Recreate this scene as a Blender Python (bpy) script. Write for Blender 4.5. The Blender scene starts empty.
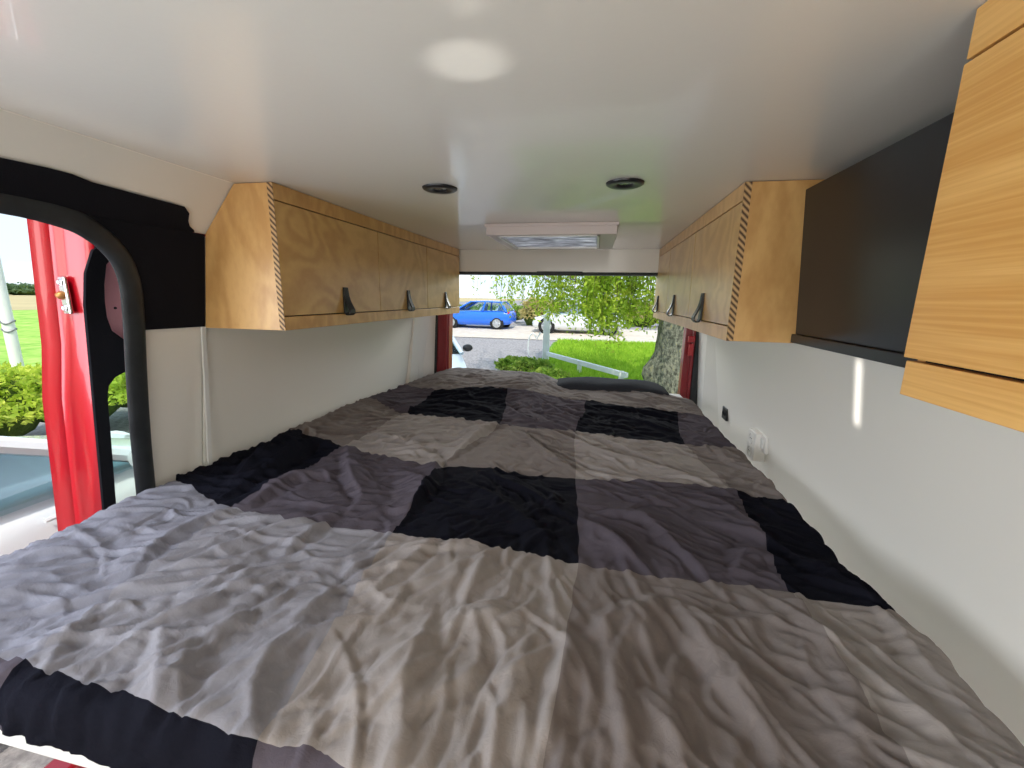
import bpy, bmesh, math, random
import numpy as np
from mathutils import Vector, Matrix

# ---------------------------------------------------------------- basics
SC = bpy.context.scene
COL = SC.collection
EYE = 2.0                      # height of the viewer above the ground; interior heights are written relative to it
rnd = random.Random(11)
V = Vector


def tag(o, label=None, cat=None, group=None, kind=None):
    if label: o['label'] = label
    if cat: o['category'] = cat
    if group: o['group'] = group
    if kind: o['kind'] = kind
    return o


def root(name, loc, label, cat, group=None, rz=0.0, up=EYE):
    o = bpy.data.objects.new(name, None)
    o.empty_display_size = .05
    COL.objects.link(o)
    o.location = (loc[0], loc[1], loc[2] + up)
    o.rotation_euler = (0, 0, rz)
    return tag(o, label, cat, group)


class MB:
    """collects shapes into one mesh"""
    def __init__(self):
        self.bm = bmesh.new()
        self.mi = 0

    def _faces(self, n0):
        self.bm.faces.ensure_lookup_table()
        for f in self.bm.faces[n0:]:
            f.material_index = self.mi

    def hexa(self, p):
        """eight corners: bottom 0-3 counter-clockwise, top 4-7"""
        n0 = len(self.bm.faces)
        v = [self.bm.verts.new(q) for q in p]
        for f in ((3, 2, 1, 0), (4, 5, 6, 7), (0, 1, 5, 4), (1, 2, 6, 5), (2, 3, 7, 6), (3, 0, 4, 7)):
            self.bm.faces.new([v[i] for i in f])
        self._faces(n0)
        return self

    def box(self, x0, x1, y0, y1, z0, z1):
        return self.hexa([(x0, y0, z0), (x1, y0, z0), (x1, y1, z0), (x0, y1, z0),
                          (x0, y0, z1), (x1, y0, z1), (x1, y1, z1), (x0, y1, z1)])

    def prism(self, pts, off):
        """polygon of 3D points swept by the vector off"""
        n0 = len(self.bm.faces)
        a = [self.bm.verts.new(p) for p in pts]
        b = [self.bm.verts.new((p[0] + off[0], p[1] + off[1], p[2] + off[2])) for p in pts]
        n = len(pts)
        self.bm.faces.new(a[::-1]); self.bm.faces.new(b)
        for i in range(n):
            j = (i + 1) % n
            self.bm.faces.new((a[i], a[j], b[j], b[i]))
        self._faces(n0)
        return self

    def loft(self, rings, closed=True, caps=True):
        n0 = len(self.bm.faces)
        vs = [[self.bm.verts.new(p) for p in r] for r in rings]
        n = len(rings[0])
        for a, b in zip(vs, vs[1:]):
            for i in range(n if closed else n - 1):
                j = (i + 1) % n
                self.bm.faces.new((a[i], a[j], b[j], b[i]))
        if caps and closed:
            self.bm.faces.new(vs[0][::-1]); self.bm.faces.new(vs[-1])
        self._faces(n0)
        return self

    def tube(self, path, r, n=10, caps=True, up=(0, 0, 1)):
        """round bar along a path; r is a number or one radius per point"""
        P = [V(p) for p in path]
        R = r if hasattr(r, '__len__') else [r] * len(P)
        rings = []
        prev = None
        for i, p in enumerate(P):
            t = (P[min(i + 1, len(P) - 1)] - P[max(i - 1, 0)]).normalized()
            if prev is None:
                u = V(up)
                if abs(u.dot(t)) > .95: u = V((1, 0, 0))
                a = t.cross(u).normalized()
            else:
                a = (prev - t * prev.dot(t)).normalized()
            prev = a
            b = t.cross(a)
            rings.append([p + (a * math.cos(2 * math.pi * k / n) + b * math.sin(2 * math.pi * k / n)) * R[i] for k in range(n)])
        return self.loft(rings, True, caps)

    def lathe(self, prof, c, ax=(0, 0, 1), n=32):
        """profile of (radius, height) turned about the axis ax through c"""
        ax = V(ax).normalized()
        a = ax.orthogonal().normalized(); b = ax.cross(a)
        rings = [[V(c) + ax * h + (a * math.cos(2 * math.pi * k / n) + b * math.sin(2 * math.pi * k / n)) * max(r, 1e-4) for k in range(n)] for r, h in prof]
        return self.loft(rings, True, True)

    def build(self, name, mats, parent=None, smooth=False, bevel=0.0, seg=2, local=False, origin=None, up=EYE, sub=0, recalc=True, angle=40):
        bm = self.bm
        if recalc: bmesh.ops.recalc_face_normals(bm, faces=bm.faces)
        me = bpy.data.meshes.new(name)
        o = bpy.data.objects.new(name, me)
        COL.objects.link(o)
        if not local:
            if parent is not None:
                pp = parent
                off = V(pp.location)
                while pp.parent is not None:
                    pp = pp.parent; off = off + V(pp.location)
                sh = V((0, 0, up)) - off
            else:
                bb = [v.co for v in bm.verts]
                if origin is None:
                    origin = ((min(q.x for q in bb) + max(q.x for q in bb)) / 2, (min(q.y for q in bb) + max(q.y for q in bb)) / 2, min(q.z for q in bb))
                o.location = (origin[0], origin[1], origin[2] + up)
                sh = -V(origin)
            bmesh.ops.translate(bm, verts=bm.verts, vec=sh)
        if smooth:
            for f in bm.faces: f.smooth = True
        bm.to_mesh(me); bm.free()
        for m in (mats if isinstance(mats, (list, tuple)) else [mats]): me.materials.append(m)
        if parent is not None: o.parent = parent
        if bevel:
            md = o.modifiers.new('bevel', 'BEVEL'); md.width = bevel; md.segments = seg; md.limit_method = 'ANGLE'; md.angle_limit = math.radians(35)
            if hasattr(md, 'harden_normals'): md.harden_normals = False
        if sub:
            md = o.modifiers.new('sub', 'SUBSURF'); md.levels = sub; md.render_levels = sub
        if smooth and angle < 180:
            me.set_sharp_from_angle(angle=math.radians(angle))
        return o


def copy_tree(o, parent=None):
    c = o.copy(); COL.objects.link(c)
    if parent is not None:
        c.parent = parent; c.matrix_parent_inverse = o.matrix_parent_inverse.copy()
    for ch in list(o.children):
        copy_tree(ch, c)
    return c


def struct(o, label=None):
    o['kind'] = 'structure'
    if label: o['label'] = label
    return o


# ---------------------------------------------------------------- materials
def lin(c):
    return tuple(((x / 255) / 12.92 if x / 255 <= .04045 else ((x / 255 + .055) / 1.055) ** 2.4) for x in c)


def mat(name, col, rough=.6, metal=0.0, spec=.5, coat=0.0, bump=0.0, bscale=60.0, vary=0.0, vscale=8.0, stretch=(1, 1, 1), trans=0.0, sheen=0.0, ior=1.45, bdist=.01, sub=0.0):
    m = bpy.data.materials.new(name); m.use_nodes = True
    nt = m.node_tree; b = nt.nodes['Principled BSDF']
    b.inputs['Base Color'].default_value = (*col, 1)
    b.inputs['Roughness'].default_value = rough
    b.inputs['Metallic'].default_value = metal
    b.inputs['Specular IOR Level'].default_value = spec
    b.inputs['Coat Weight'].default_value = coat
    b.inputs['Transmission Weight'].default_value = trans
    b.inputs['Sheen Weight'].default_value = sheen
    b.inputs['IOR'].default_value = ior
    if bump or vary:
        tc = nt.nodes.new('ShaderNodeTexCoord'); mp = nt.nodes.new('ShaderNodeMapping')
        mp.inputs['Scale'].default_value = stretch
        nt.links.new(tc.outputs['Object'], mp.inputs['Vector'])
    if vary:
        nz = nt.nodes.new('ShaderNodeTexNoise'); nz.inputs['Scale'].default_value = vscale; nz.inputs['Detail'].default_value = 6
        nt.links.new(mp.outputs['Vector'], nz.inputs['Vector'])
        hs = nt.nodes.new('ShaderNodeHueSaturation'); hs.inputs['Color'].default_value = (*col, 1)
        mr = nt.nodes.new('ShaderNodeMapRange'); mr.inputs['From Min'].default_value = .3; mr.inputs['From Max'].default_value = .7
        mr.inputs['To Min'].default_value = 1 - vary; mr.inputs['To Max'].default_value = 1 + vary
        nt.links.new(nz.outputs['Fac'], mr.inputs['Value']); nt.links.new(mr.outputs['Result'], hs.inputs['Value'])
        nt.links.new(hs.outputs['Color'], b.inputs['Base Color'])
    if bump:
        n2 = nt.nodes.new('ShaderNodeTexNoise'); n2.inputs['Scale'].default_value = bscale; n2.inputs['Detail'].default_value = 5
        nt.links.new(mp.outputs['Vector'], n2.inputs['Vector'])
        bp = nt.nodes.new('ShaderNodeBump'); bp.inputs['Strength'].default_value = bump; bp.inputs['Distance'].default_value = bdist
        nt.links.new(n2.outputs['Fac'], bp.inputs['Height']); nt.links.new(bp.outputs['Normal'], b.inputs['Normal'])
    return m


def two_tone(name, stops, scale, rough=.8, detail=8, bump=.3, stretch=(1, 1, 1), bdist=.02, spec=.3):
    """noise between several colours"""
    m = mat(name, stops[0][1], rough, spec=spec)
    nt = m.node_tree; b = nt.nodes['Principled BSDF']
    tc = nt.nodes.new('ShaderNodeTexCoord'); mp = nt.nodes.new('ShaderNodeMapping'); mp.inputs['Scale'].default_value = stretch
    nt.links.new(tc.outputs['Object'], mp.inputs['Vector'])
    nz = nt.nodes.new('ShaderNodeTexNoise'); nz.inputs['Scale'].default_value = scale; nz.inputs['Detail'].default_value = detail; nz.inputs['Roughness'].default_value = .65
    nt.links.new(mp.outputs['Vector'], nz.inputs['Vector'])
    cr = nt.nodes.new('ShaderNodeValToRGB')
    el = cr.color_ramp.elements
    while len(el) < len(stops): el.new(.5)
    for e, (p, c) in zip(el, stops): e.position = p; e.color = (*c, 1)
    nt.links.new(nz.outputs['Fac'], cr.inputs['Fac']); nt.links.new(cr.outputs['Color'], b.inputs['Base Color'])
    if bump:
        bp = nt.nodes.new('ShaderNodeBump'); bp.inputs['Strength'].default_value = bump; bp.inputs['Distance'].default_value = bdist
        nt.links.new(nz.outputs['Fac'], bp.inputs['Height']); nt.links.new(bp.outputs['Normal'], b.inputs['Normal'])
    return m


def wood(name, c0, c1, stretch, scale=3.0, rough=.38, rings=5.0, offset=(0, 0, 0), coat=.15, fine=.5):
    """rotary-cut veneer: contour-like figure from a smooth noise, plus fine grain"""
    m = mat(name, c0, rough, spec=.5, coat=coat)
    nt = m.node_tree; b = nt.nodes['Principled BSDF']
    b.inputs['Coat Roughness'].default_value = .3
    tc = nt.nodes.new('ShaderNodeTexCoord'); mp = nt.nodes.new('ShaderNodeMapping')
    mp.inputs['Scale'].default_value = stretch; mp.inputs['Location'].default_value = offset
    nt.links.new(tc.outputs['Object'], mp.inputs['Vector'])
    n1 = nt.nodes.new('ShaderNodeTexNoise'); n1.inputs['Scale'].default_value = scale; n1.inputs['Detail'].default_value = 2.5; n1.inputs['Roughness'].default_value = .45
    n1.inputs['Distortion'].default_value = .4
    nt.links.new(mp.outputs['Vector'], n1.inputs['Vector'])
    mu = nt.nodes.new('ShaderNodeMath'); mu.operation = 'MULTIPLY'; mu.inputs[1].default_value = rings * 6.28
    nt.links.new(n1.outputs['Fac'], mu.inputs[0])
    sn = nt.nodes.new('ShaderNodeMath'); sn.operation = 'SINE'; nt.links.new(mu.outputs[0], sn.inputs[0])
    n2 = nt.nodes.new('ShaderNodeTexNoise'); n2.inputs['Scale'].default_value = scale * 14; n2.inputs['Detail'].default_value = 4
    nt.links.new(mp.outputs['Vector'], n2.inputs['Vector'])
    n3 = nt.nodes.new('ShaderNodeTexNoise'); n3.inputs['Scale'].default_value = scale * .8; n3.inputs['Detail'].default_value = 2
    nt.links.new(mp.outputs['Vector'], n3.inputs['Vector'])
    a = nt.nodes.new('ShaderNodeMath'); a.operation = 'MULTIPLY_ADD'; a.inputs[1].default_value = .24; a.inputs[2].default_value = 0.0
    nt.links.new(sn.outputs[0], a.inputs[0])
    a2 = nt.nodes.new('ShaderNodeMath'); a2.operation = 'MULTIPLY_ADD'; a2.inputs[1].default_value = fine
    nt.links.new(n2.outputs['Fac'], a2.inputs[0]); nt.links.new(a.outputs[0], a2.inputs[2])
    a3 = nt.nodes.new('ShaderNodeMath'); a3.operation = 'MULTIPLY_ADD'; a3.inputs[1].default_value = .9
    nt.links.new(n3.outputs['Fac'], a3.inputs[0]); nt.links.new(a2.outputs[0], a3.inputs[2])
    mr = nt.nodes.new('ShaderNodeMapRange'); mr.inputs['From Min'].default_value = .25 + fine * .5 - .1; mr.inputs['From Max'].default_value = .65 + fine * .5 + .1
    nt.links.new(a3.outputs[0], mr.inputs['Value'])
    mx = nt.nodes.new('ShaderNodeMix'); mx.data_type = 'RGBA'
    mx.inputs['A'].default_value = (*c0, 1); mx.inputs['B'].default_value = (*c1, 1)
    nt.links.new(mr.outputs['Result'], mx.inputs['Factor']); nt.links.new(mx.outputs['Result'], b.inputs['Base Color'])
    bp = nt.nodes.new('ShaderNodeBump'); bp.inputs['Strength'].default_value = .06; bp.inputs['Distance'].default_value = .002
    nt.links.new(n2.outputs['Fac'], bp.inputs['Height']); nt.links.new(bp.outputs['Normal'], b.inputs['Normal'])
    return m


def stripes(name, c0, c1, axis, freq, rough=.6):
    m = mat(name, c0, rough)
    nt = m.node_tree; b = nt.nodes['Principled BSDF']
    tc = nt.nodes.new('ShaderNodeTexCoord'); w = nt.nodes.new('ShaderNodeTexWave'); w.bands_direction = axis
    w.inputs['Scale'].default_value = freq; w.inputs['Distortion'].default_value = .6; w.inputs['Detail Scale'].default_value = 3
    nt.links.new(tc.outputs['Object'], w.inputs['Vector'])
    mx = nt.nodes.new('ShaderNodeMix'); mx.data_type = 'RGBA'
    mx.inputs['A'].default_value = (*c0, 1); mx.inputs['B'].default_value = (*c1, 1)
    nt.links.new(w.outputs['Fac'], mx.inputs['Factor']); nt.links.new(mx.outputs['Result'], b.inputs['Base Color'])
    return m


def cloth(name, col, vary=.06):
    m = mat(name, col, .95, spec=.03, sheen=.0)
    nt = m.node_tree; b = nt.nodes['Principled BSDF']
    b.inputs['Sheen Roughness'].default_value = .5
    tc = nt.nodes.new('ShaderNodeTexCoord')
    n1 = nt.nodes.new('ShaderNodeTexNoise'); n1.inputs['Scale'].default_value = 42; n1.inputs['Detail'].default_value = 9; n1.inputs['Roughness'].default_value = .7
    n1.inputs['Distortion'].default_value = .8
    n2 = nt.nodes.new('ShaderNodeTexNoise'); n2.inputs['Scale'].default_value = 900; n2.inputs['Detail'].default_value = 2
    for n in (n1, n2): nt.links.new(tc.outputs['Object'], n.inputs['Vector'])
    ad = nt.nodes.new('ShaderNodeMath'); ad.operation = 'MULTIPLY_ADD'; ad.inputs[1].default_value = .12
    nt.links.new(n2.outputs['Fac'], ad.inputs[0]); nt.links.new(n1.outputs['Fac'], ad.inputs[2])
    bp = nt.nodes.new('ShaderNodeBump'); bp.inputs['Strength'].default_value = .34; bp.inputs['Distance'].default_value = .008
    nt.links.new(ad.outputs[0], bp.inputs['Height']); nt.links.new(bp.outputs['Normal'], b.inputs['Normal'])
    hs = nt.nodes.new('ShaderNodeHueSaturation'); hs.inputs['Color'].default_value = (*col, 1)
    mr = nt.nodes.new('ShaderNodeMapRange'); mr.inputs['From Min'].default_value = .3; mr.inputs['From Max'].default_value = .8
    mr.inputs['To Min'].default_value = 1 - vary; mr.inputs['To Max'].default_value = 1 + vary
    nt.links.new(ad.outputs[0], mr.inputs['Value']); nt.links.new(mr.outputs['Result'], hs.inputs['Value'])
    nt.links.new(hs.outputs['Color'], b.inputs['Base Color'])
    return m


def leafmat(name, stops):
    """leaf clusters: colour varies from place to place, light passes through"""
    m = two_tone(name, stops, 5.0, .55, bump=0)
    nt = m.node_tree; b = nt.nodes['Principled BSDF']
    tr = nt.nodes.new('ShaderNodeBsdfTranslucent'); ms = nt.nodes.new('ShaderNodeMixShader'); ms.inputs[0].default_value = .45
    cr = [n for n in nt.nodes if n.type == 'VALTORGB'][0]
    nt.links.new(cr.outputs['Color'], tr.inputs['Color'])
    out = nt.nodes['Material Output']
    nt.links.new(b.outputs[0], ms.inputs[1]); nt.links.new(tr.outputs[0], ms.inputs[2]); nt.links.new(ms.outputs[0], out.inputs['Surface'])
    return m


def pane_glass(name, tint, op):
    """thin glazing: mostly see-through with a tint and a mirror-like sheen"""
    m = bpy.data.materials.new(name); m.use_nodes = True; nt = m.node_tree
    nt.nodes.remove(nt.nodes['Principled BSDF'])
    t = nt.nodes.new('ShaderNodeBsdfTransparent'); t.inputs[0].default_value = (*tint, 1)
    g = nt.nodes.new('ShaderNodeBsdfGlossy'); g.inputs['Roughness'].default_value = .03; g.inputs[0].default_value = (.9, 1, .98, 1)
    ms = nt.nodes.new('ShaderNodeMixShader'); lw = nt.nodes.new('ShaderNodeLayerWeight'); lw.inputs['Blend'].default_value = op
    nt.links.new(lw.outputs['Fresnel'], ms.inputs[0]); nt.links.new(t.outputs[0], ms.inputs[1]); nt.links.new(g.outputs[0], ms.inputs[2])
    nt.links.new(ms.outputs[0], nt.nodes['Material Output'].inputs['Surface'])
    return m


M = {}
M['ceil'] = mat('ceiling_paint', (.76, .742, .69), .22, spec=.6, coat=.25, bump=.05, bscale=90, stretch=(1, 1, 1), bdist=.003)
M['wall'] = mat('wall_paint', (.79, .76, .70), .42, spec=.45, bump=.05, bscale=120, bdist=.002)
M['white'] = mat('white_board', (.74, .74, .72), .45)
M['felt'] = mat('black_felt', (.010, .010, .013), .95, spec=.1, bump=.4, bscale=400, bdist=.003)
M['rubber'] = mat('black_rubber', (.022, .025, .028), .5, spec=.4, bump=.25, bscale=30, bdist=.004, vary=.35, vscale=14)
M['birch'] = wood('birch_ply', lin((208, 164, 104)), lin((190, 144, 86)), (1.2, 1.2, .55), 3.4, rings=9, fine=.9)
M['birch_door'] = wood('birch_ply_door', lin((206, 166, 104)), lin((188, 145, 86)), (1, .75, 1.1), 3.0, rings=10, fine=.7, offset=(3, 1, 2), rough=.3)
M['oak'] = wood('honey_veneer', lin((222, 174, 104)), lin((200, 146, 76)), (7, .14, 7), 2.4, rings=1.0, fine=1.2, rough=.42)
M['plyedge'] = stripes('ply_edge', lin((200, 162, 112)), lin((66, 42, 26)), 'DIAGONAL', 37)
M['gap'] = mat('shadow_gap', (.012, .010, .008), .8)
M['blackboard'] = mat('black_laminate', (.011, .010, .011), .30, spec=.5)
M['leather'] = mat('black_leather', (.012, .012, .012), .42, bump=.3, bscale=200, bdist=.002)
M['chrome'] = mat('bright_steel', (.7, .7, .7), .22, metal=1)
M['brass'] = mat('worn_brass', lin((170, 120, 70)), .4, metal=.7)
M['plastic'] = mat('white_plastic', (.74, .72, .68), .35)
M['blackplastic'] = mat('black_plastic', (.012, .012, .014), .35)
M['lens'] = mat('lamp_lens', (.09, .09, .09), .2)
M['red'] = mat('red_paint', lin((172, 10, 28)), .28, coat=.5)
M['darkred'] = mat('dark_red_paint', lin((128, 14, 26)), .35, coat=.3)
M['pink'] = mat('pink_panel', lin((232, 168, 176)), .4)
M['fabL'] = cloth('cotton_beige', (.298, .267, .252))
M['fabT'] = cloth('cotton_taupe', (.195, .168, .158))
M['fabT_lit'] = cloth('cotton_taupe_doorlit', (.238, .228, .246))  # taupe squares with the bluish door light put into their colour
M['fabL_lit'] = cloth('cotton_beige_doorlit', (.212, .208, .238))  # beige squares by the door, sky light tinted into the cloth colour
M['fabP'] = cloth('cotton_plum_grey', (.086, .073, .087))
M['fabB'] = cloth('cotton_black', (.0088, .0090, .0140))
M['pillow'] = cloth('cotton_charcoal', (.035, .036, .042))
M['mattress'] = mat('mattress_ticking', (.6, .58, .55), .8)
M['foil'] = two_tone('blind_foil', [(.35, (.16, .16, .19)), (.5, (.5, .5, .54)), (.62, (.85, .85, .88))], 9.0, .3, detail=4, bump=.5, stretch=(1, 3, 1), bdist=.01)
_nt = M['foil'].node_tree
_b = _nt.nodes['Principled BSDF']; _t = _nt.nodes.new('ShaderNodeBsdfTranslucent'); _m = _nt.nodes.new('ShaderNodeMixShader'); _m.inputs[0].default_value = .55
_cr = [n for n in _nt.nodes if n.type == 'VALTORGB'][0]
_nt.links.new(_cr.outputs['Color'], _t.inputs['Color']); _nt.links.new(_b.outputs[0], _m.inputs[1]); _nt.links.new(_t.outputs[0], _m.inputs[2]); _nt.links.new(_m.outputs[0], _nt.nodes['Material Output'].inputs['Surface'])
M['vent'] = mat('vent_plastic', lin((196, 184, 180)), .4)
M['ventrim'] = mat('vent_inner_rim', (.8, .79, .77), .3)
# outdoors
M['gravel'] = two_tone('gravel', [(.3, (.17, .16, .165)), (.5, (.30, .28, .28)), (.7, (.46, .44, .43))], 14, .95, detail=10, bump=.5, bdist=.03)
M['road'] = two_tone('pale_road', [(.3, (.50, .43, .36)), (.7, (.66, .59, .50))], 3, .95, bump=.2)
M['soil'] = two_tone('lawn_ground', [(.3, (.06, .16, .015)), (.7, (.14, .30, .03))], 6, .9)
M['field'] = two_tone('dry_field', [(.3, (.42, .34, .18)), (.7, (.55, .45, .24))], 1.2, .95, stretch=(.2, .2, 1))
M['green_field'] = two_tone('green_field', [(.3, (.16, .34, .04)), (.5, (.30, .50, .08)), (.7, (.50, .62, .16))], 1.6, .95)
M['grass'] = leafmat('grass_blades', [(.3, (.22, .44, .03)), (.55, (.42, .64, .05)), (.75, (.66, .76, .12))])
M['birchleaf'] = leafmat('birch_leaves', [(.3, (.20, .36, .03)), (.5, (.40, .56, .05)), (.7, (.66, .70, .10))])
M['hedge'] = leafmat('hedge_leaves', [(.3, (.28, .44, .04)), (.5, (.56, .68, .08)), (.7, (.84, .84, .18))])
M['shrub'] = leafmat('shrub_leaves', [(.3, (.10, .22, .02)), (.5, (.24, .38, .05)), (.7, (.42, .46, .10))])
M['dryleaf'] = leafmat('dry_leaves', [(.3, (.42, .40, .12)), (.5, (.60, .52, .22)), (.7, (.72, .62, .34))])
M['farleaf'] = leafmat('far_leaves', [(.3, (.10, .17, .08)), (.7, (.18, .27, .12))])
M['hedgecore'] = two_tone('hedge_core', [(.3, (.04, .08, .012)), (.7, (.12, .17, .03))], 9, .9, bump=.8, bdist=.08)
M['bark'] = two_tone('birch_bark', [(.30, (.03, .03, .022)), (.44, (.11, .115, .08)), (.56, (.24, .25, .18)), (.70, (.30, .26, .09))], 20, .9, detail=10, bump=1.0, bdist=.05, stretch=(1, 1, .6))
M['twig'] = mat('twig', (.10, .07, .04), .8)
M['postwhite'] = mat('white_painted_post', (.74, .76, .78), .6, vary=.08, vscale=4)
M['pole'] = mat('white_pole', (.80, .80, .76), .5, vary=.06, vscale=3)
M['wire'] = mat('grey_wire', (.2, .2, .2), .5)
M['blue'] = mat('blue_car_paint', lin((36, 112, 232)), .25, coat=.7)
M['cwhite'] = mat('white_car_paint', (.74, .76, .78), .22, coat=.6)
M['csilver'] = mat('pale_blue_car_paint', (.52, .60, .70), .25, coat=.6)
M['tyre'] = mat('tyre', (.015, .015, .016), .85)
M['rim'] = mat('alloy_rim', (.62, .62, .64), .3, metal=.6)
M['carglass'] = pane_glass('car_glass', (.88, .93, .93), .22)
M['carin'] = mat('car_interior', (.55, .66, .67), .8)
M['head'] = mat('headlamp', (.75, .78, .8), .12, coat=1)
M['tail'] = mat('tail_lamp', (.45, .02, .02), .2, coat=1)
WORLD, SUN, CAB, DOOR, G1, G2, REAR = 1.15, 3.0, 20, 17, .0075, .016, 150

# ================================================================ THE VAN'S ROOM
def xl(z):
    """inner face of the left wall at height z: leans out towards the floor, cants in under the roof"""
    return -1.17 - .15 * (.17 - z) if z < .17 else -1.17 + (z - .17) * (.12 / .14)


def xr(z):
    return .61 + .15 * (.17 - z)


YF, YR = -2.2, 2.90          # front and rear ends of the built interior

# ceiling with cants along both sides
mb = MB()
VX0, VX1, VY0, VY1 = -.45, 0.0, 1.88, 2.35                 # roof vent opening
mb.box(-1.05, .66, YF, VY0, .31, .36); mb.box(-1.05, .66, VY1, 2.86, .31, .36); mb.box(-1.05, VX0, VY0, VY1, .31, .36); mb.box(VX1, .66, VY0, VY1, .31, .36)
struct(mb.build('ceiling', M['ceil']), 'pale satin-painted flat ceiling of the van')
mb = MB()
mb.prism([(-1.05, YF, .311), (-1.17, YF, .171), (-1.20, YF, .18), (-1.20, YF, .34), (-1.05, YF, .34)], (0, 2.86 - YF, 0))
struct(mb.build('trim_1', M['ceil']), 'sloping pale panel between ceiling and left wall')

# thin joint where ceiling board meets the sloping panel
mb = MB(); mb.tube([(-1.047, YF, .310), (-1.047, 1.12, .310)], .0022, 6)
struct(mb.build('trim_2', M['wall'], smooth=True), 'fine joint line along the ceiling edge')


def wall_strip(y0, y1, z0, z1, xf, th=.03, side=-1):
    mb = MB()
    n = 6
    zs = [z0 + (z1 - z0) * i / n for i in range(n + 1)]
    pts = [(xf(z), y0, z) for z in zs] + [(xf(z) + side * th, y0, z) for z in reversed(zs)]
    mb.prism(pts, (0, y1 - y0, 0))
    return mb


struct(wall_strip(1.12, 2.70, -1.5, .165, xl).build('wall_left', M['wall']), 'white painted side panel below the left cabinets')
struct(wall_strip(.925, 1.113, -1.5, -.105, lambda z: xl(z) - .002).build('wall_left_front', M['wall']), 'narrow white panel beside the sliding door opening')
mb = MB()
mb.hexa([(xl(-1.0) + .0, 1.108, -1.5), (xl(-1.0) + .006, 1.108, -1.5), (xl(-1.0) + .006, 1.122, -1.5), (xl(-1.0), 1.122, -1.5),
         (xl(-.105), 1.108, -.105), (xl(-.105) + .005, 1.108, -.105), (xl(-.105) + .005, 1.122, -.105), (xl(-.105), 1.122, -.105)])
struct(mb.build('trim_3', M['white']), 'white joint strip on the left wall')
mb = MB()
mb.prism([(xl(-.105) - .01, .918, -.105), (xl(-.105) + .004, .918, -.105), (xl(-.105) + .004, .925, -.105), (xl(-.105) - .01, .925, -.105)], (xl(-1.5) - xl(-.105), -.012, -1.395))
struct(mb.build('trim_4', M['white']), 'white edge strip beside the door seal')
# rear corner panels, turned slightly inwards
mb = MB()
mb.hexa([(-1.40, 2.70, -1.5), (-1.36, 2.70, -1.5), (-1.21, 2.93, -1.5), (-1.25, 2.93, -1.5),
         (-1.21, 2.70, .165), (-1.172, 2.70, .165), (-1.125, 2.93, .165), (-1.165, 2.93, .165)])
struct(mb.build('wall_left_rear', M['wall']), 'white rear corner panel on the left')
struct(wall_strip(YF, 2.56, -1.5, .312, xr, side=1).build('wall_right', M['wall']), 'white painted right wall with sockets')
mb = MB()
mb.hexa([(.861, 2.56, -1.5), (.891, 2.56, -1.5), (.80, 2.93, -1.5), (.76, 2.93, -1.5),
         (.611, 2.56, .165), (.641, 2.56, .165), (.665, 2.93, .165), (.635, 2.93, .165)])
struct(mb.build('wall_right_rear', M['wall']), 'white rear corner panel on the right')
# unseen front walls added to cut the daylight, open at the windscreen
struct(wall_strip(YF, -.55, -1.5, .165, xl).build('wall_left_cab_unseen', M['wall']), 'unseen left wall ahead of the side door, added to block daylight')
mb = MB(); mb.box(-1.5, .95, YF - .03, YF, -1.5, -.45); mb.box(-1.5, .95, YF - .03, YF, .20, .34); mb.box(-1.5, -1.15, YF - .03, YF, -.45, .2); mb.box(.6, .95, YF - .03, YF, -.45, .2)
struct(mb.build('wall_front_unseen', M['wall']), 'unseen front end of the van room, added to cut daylight, with the cab opening')
# header above the rear opening
mb = MB(); mb.box(-1.16, .66, 2.845, 2.93, .168, .34)
struct(mb.build('wall_rear', M['ceil']), 'pale header above the rear opening')
mb = MB(); mb.box(-1.15, .66, 2.838, 2.935, .150, .168)
mb.box(-.40, -.10, 2.832, 2.85, .146, .172)
struct(mb.build('trim_5', M['rubber'], bevel=.004), 'black seal under the rear header')
# floor, sill and roof skin
mb = MB(); mb.box(-1.36, .86, YF, 2.95, -1.53, -1.5)
struct(mb.build('floor', M['white']), 'van floor under the bed')
mb = MB(); mb.box(-1.44, -1.36, YF, 2.95, -1.68, -1.30)
struct(mb.build('trim_6', M['red'], bevel=.01), 'red sill under the sliding door')
# black felt lining round the head of the side door
mb = MB()
up_ = [(YF, .244), (.60, .238), (.72, .241), (.76, .240), (.80, .234), (1.020, .227), (1.042, .214), (1.050, .196), (1.062, .184), (1.080, .176), (1.085, .1705), (.815, .1705), (.78, .176), (.70, .182), (.55, .184), (YF, .184)]
lo_ = [(1.119, .1695), (1.119, -.106), (.934, -.104), (.930, .02), (.912, .085), (.87, .140), (.815, .1695)]
for P_ in (up_, lo_):
    mb.prism([(xl(z) + .006, y, z) for y, z in P_], (-.05, 0, 0))
o = struct(mb.build('trim_7', M['felt']), 'black felt lining over the sliding door opening')
md = o.modifiers.new('tri', 'TRIANGULATE')
# rubber seal following the opening
path = [(YF, .174), (.2, .174), (.55, .174), (.70, .172), (.79, .156), (.845, .124), (.885, .080), (.905, .02), (.909, -.08), (.909, -.2), (.911, -.33), (.915, -.45), (.921, -.55), (.93, -.80), (.93, -1.45)]
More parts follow.
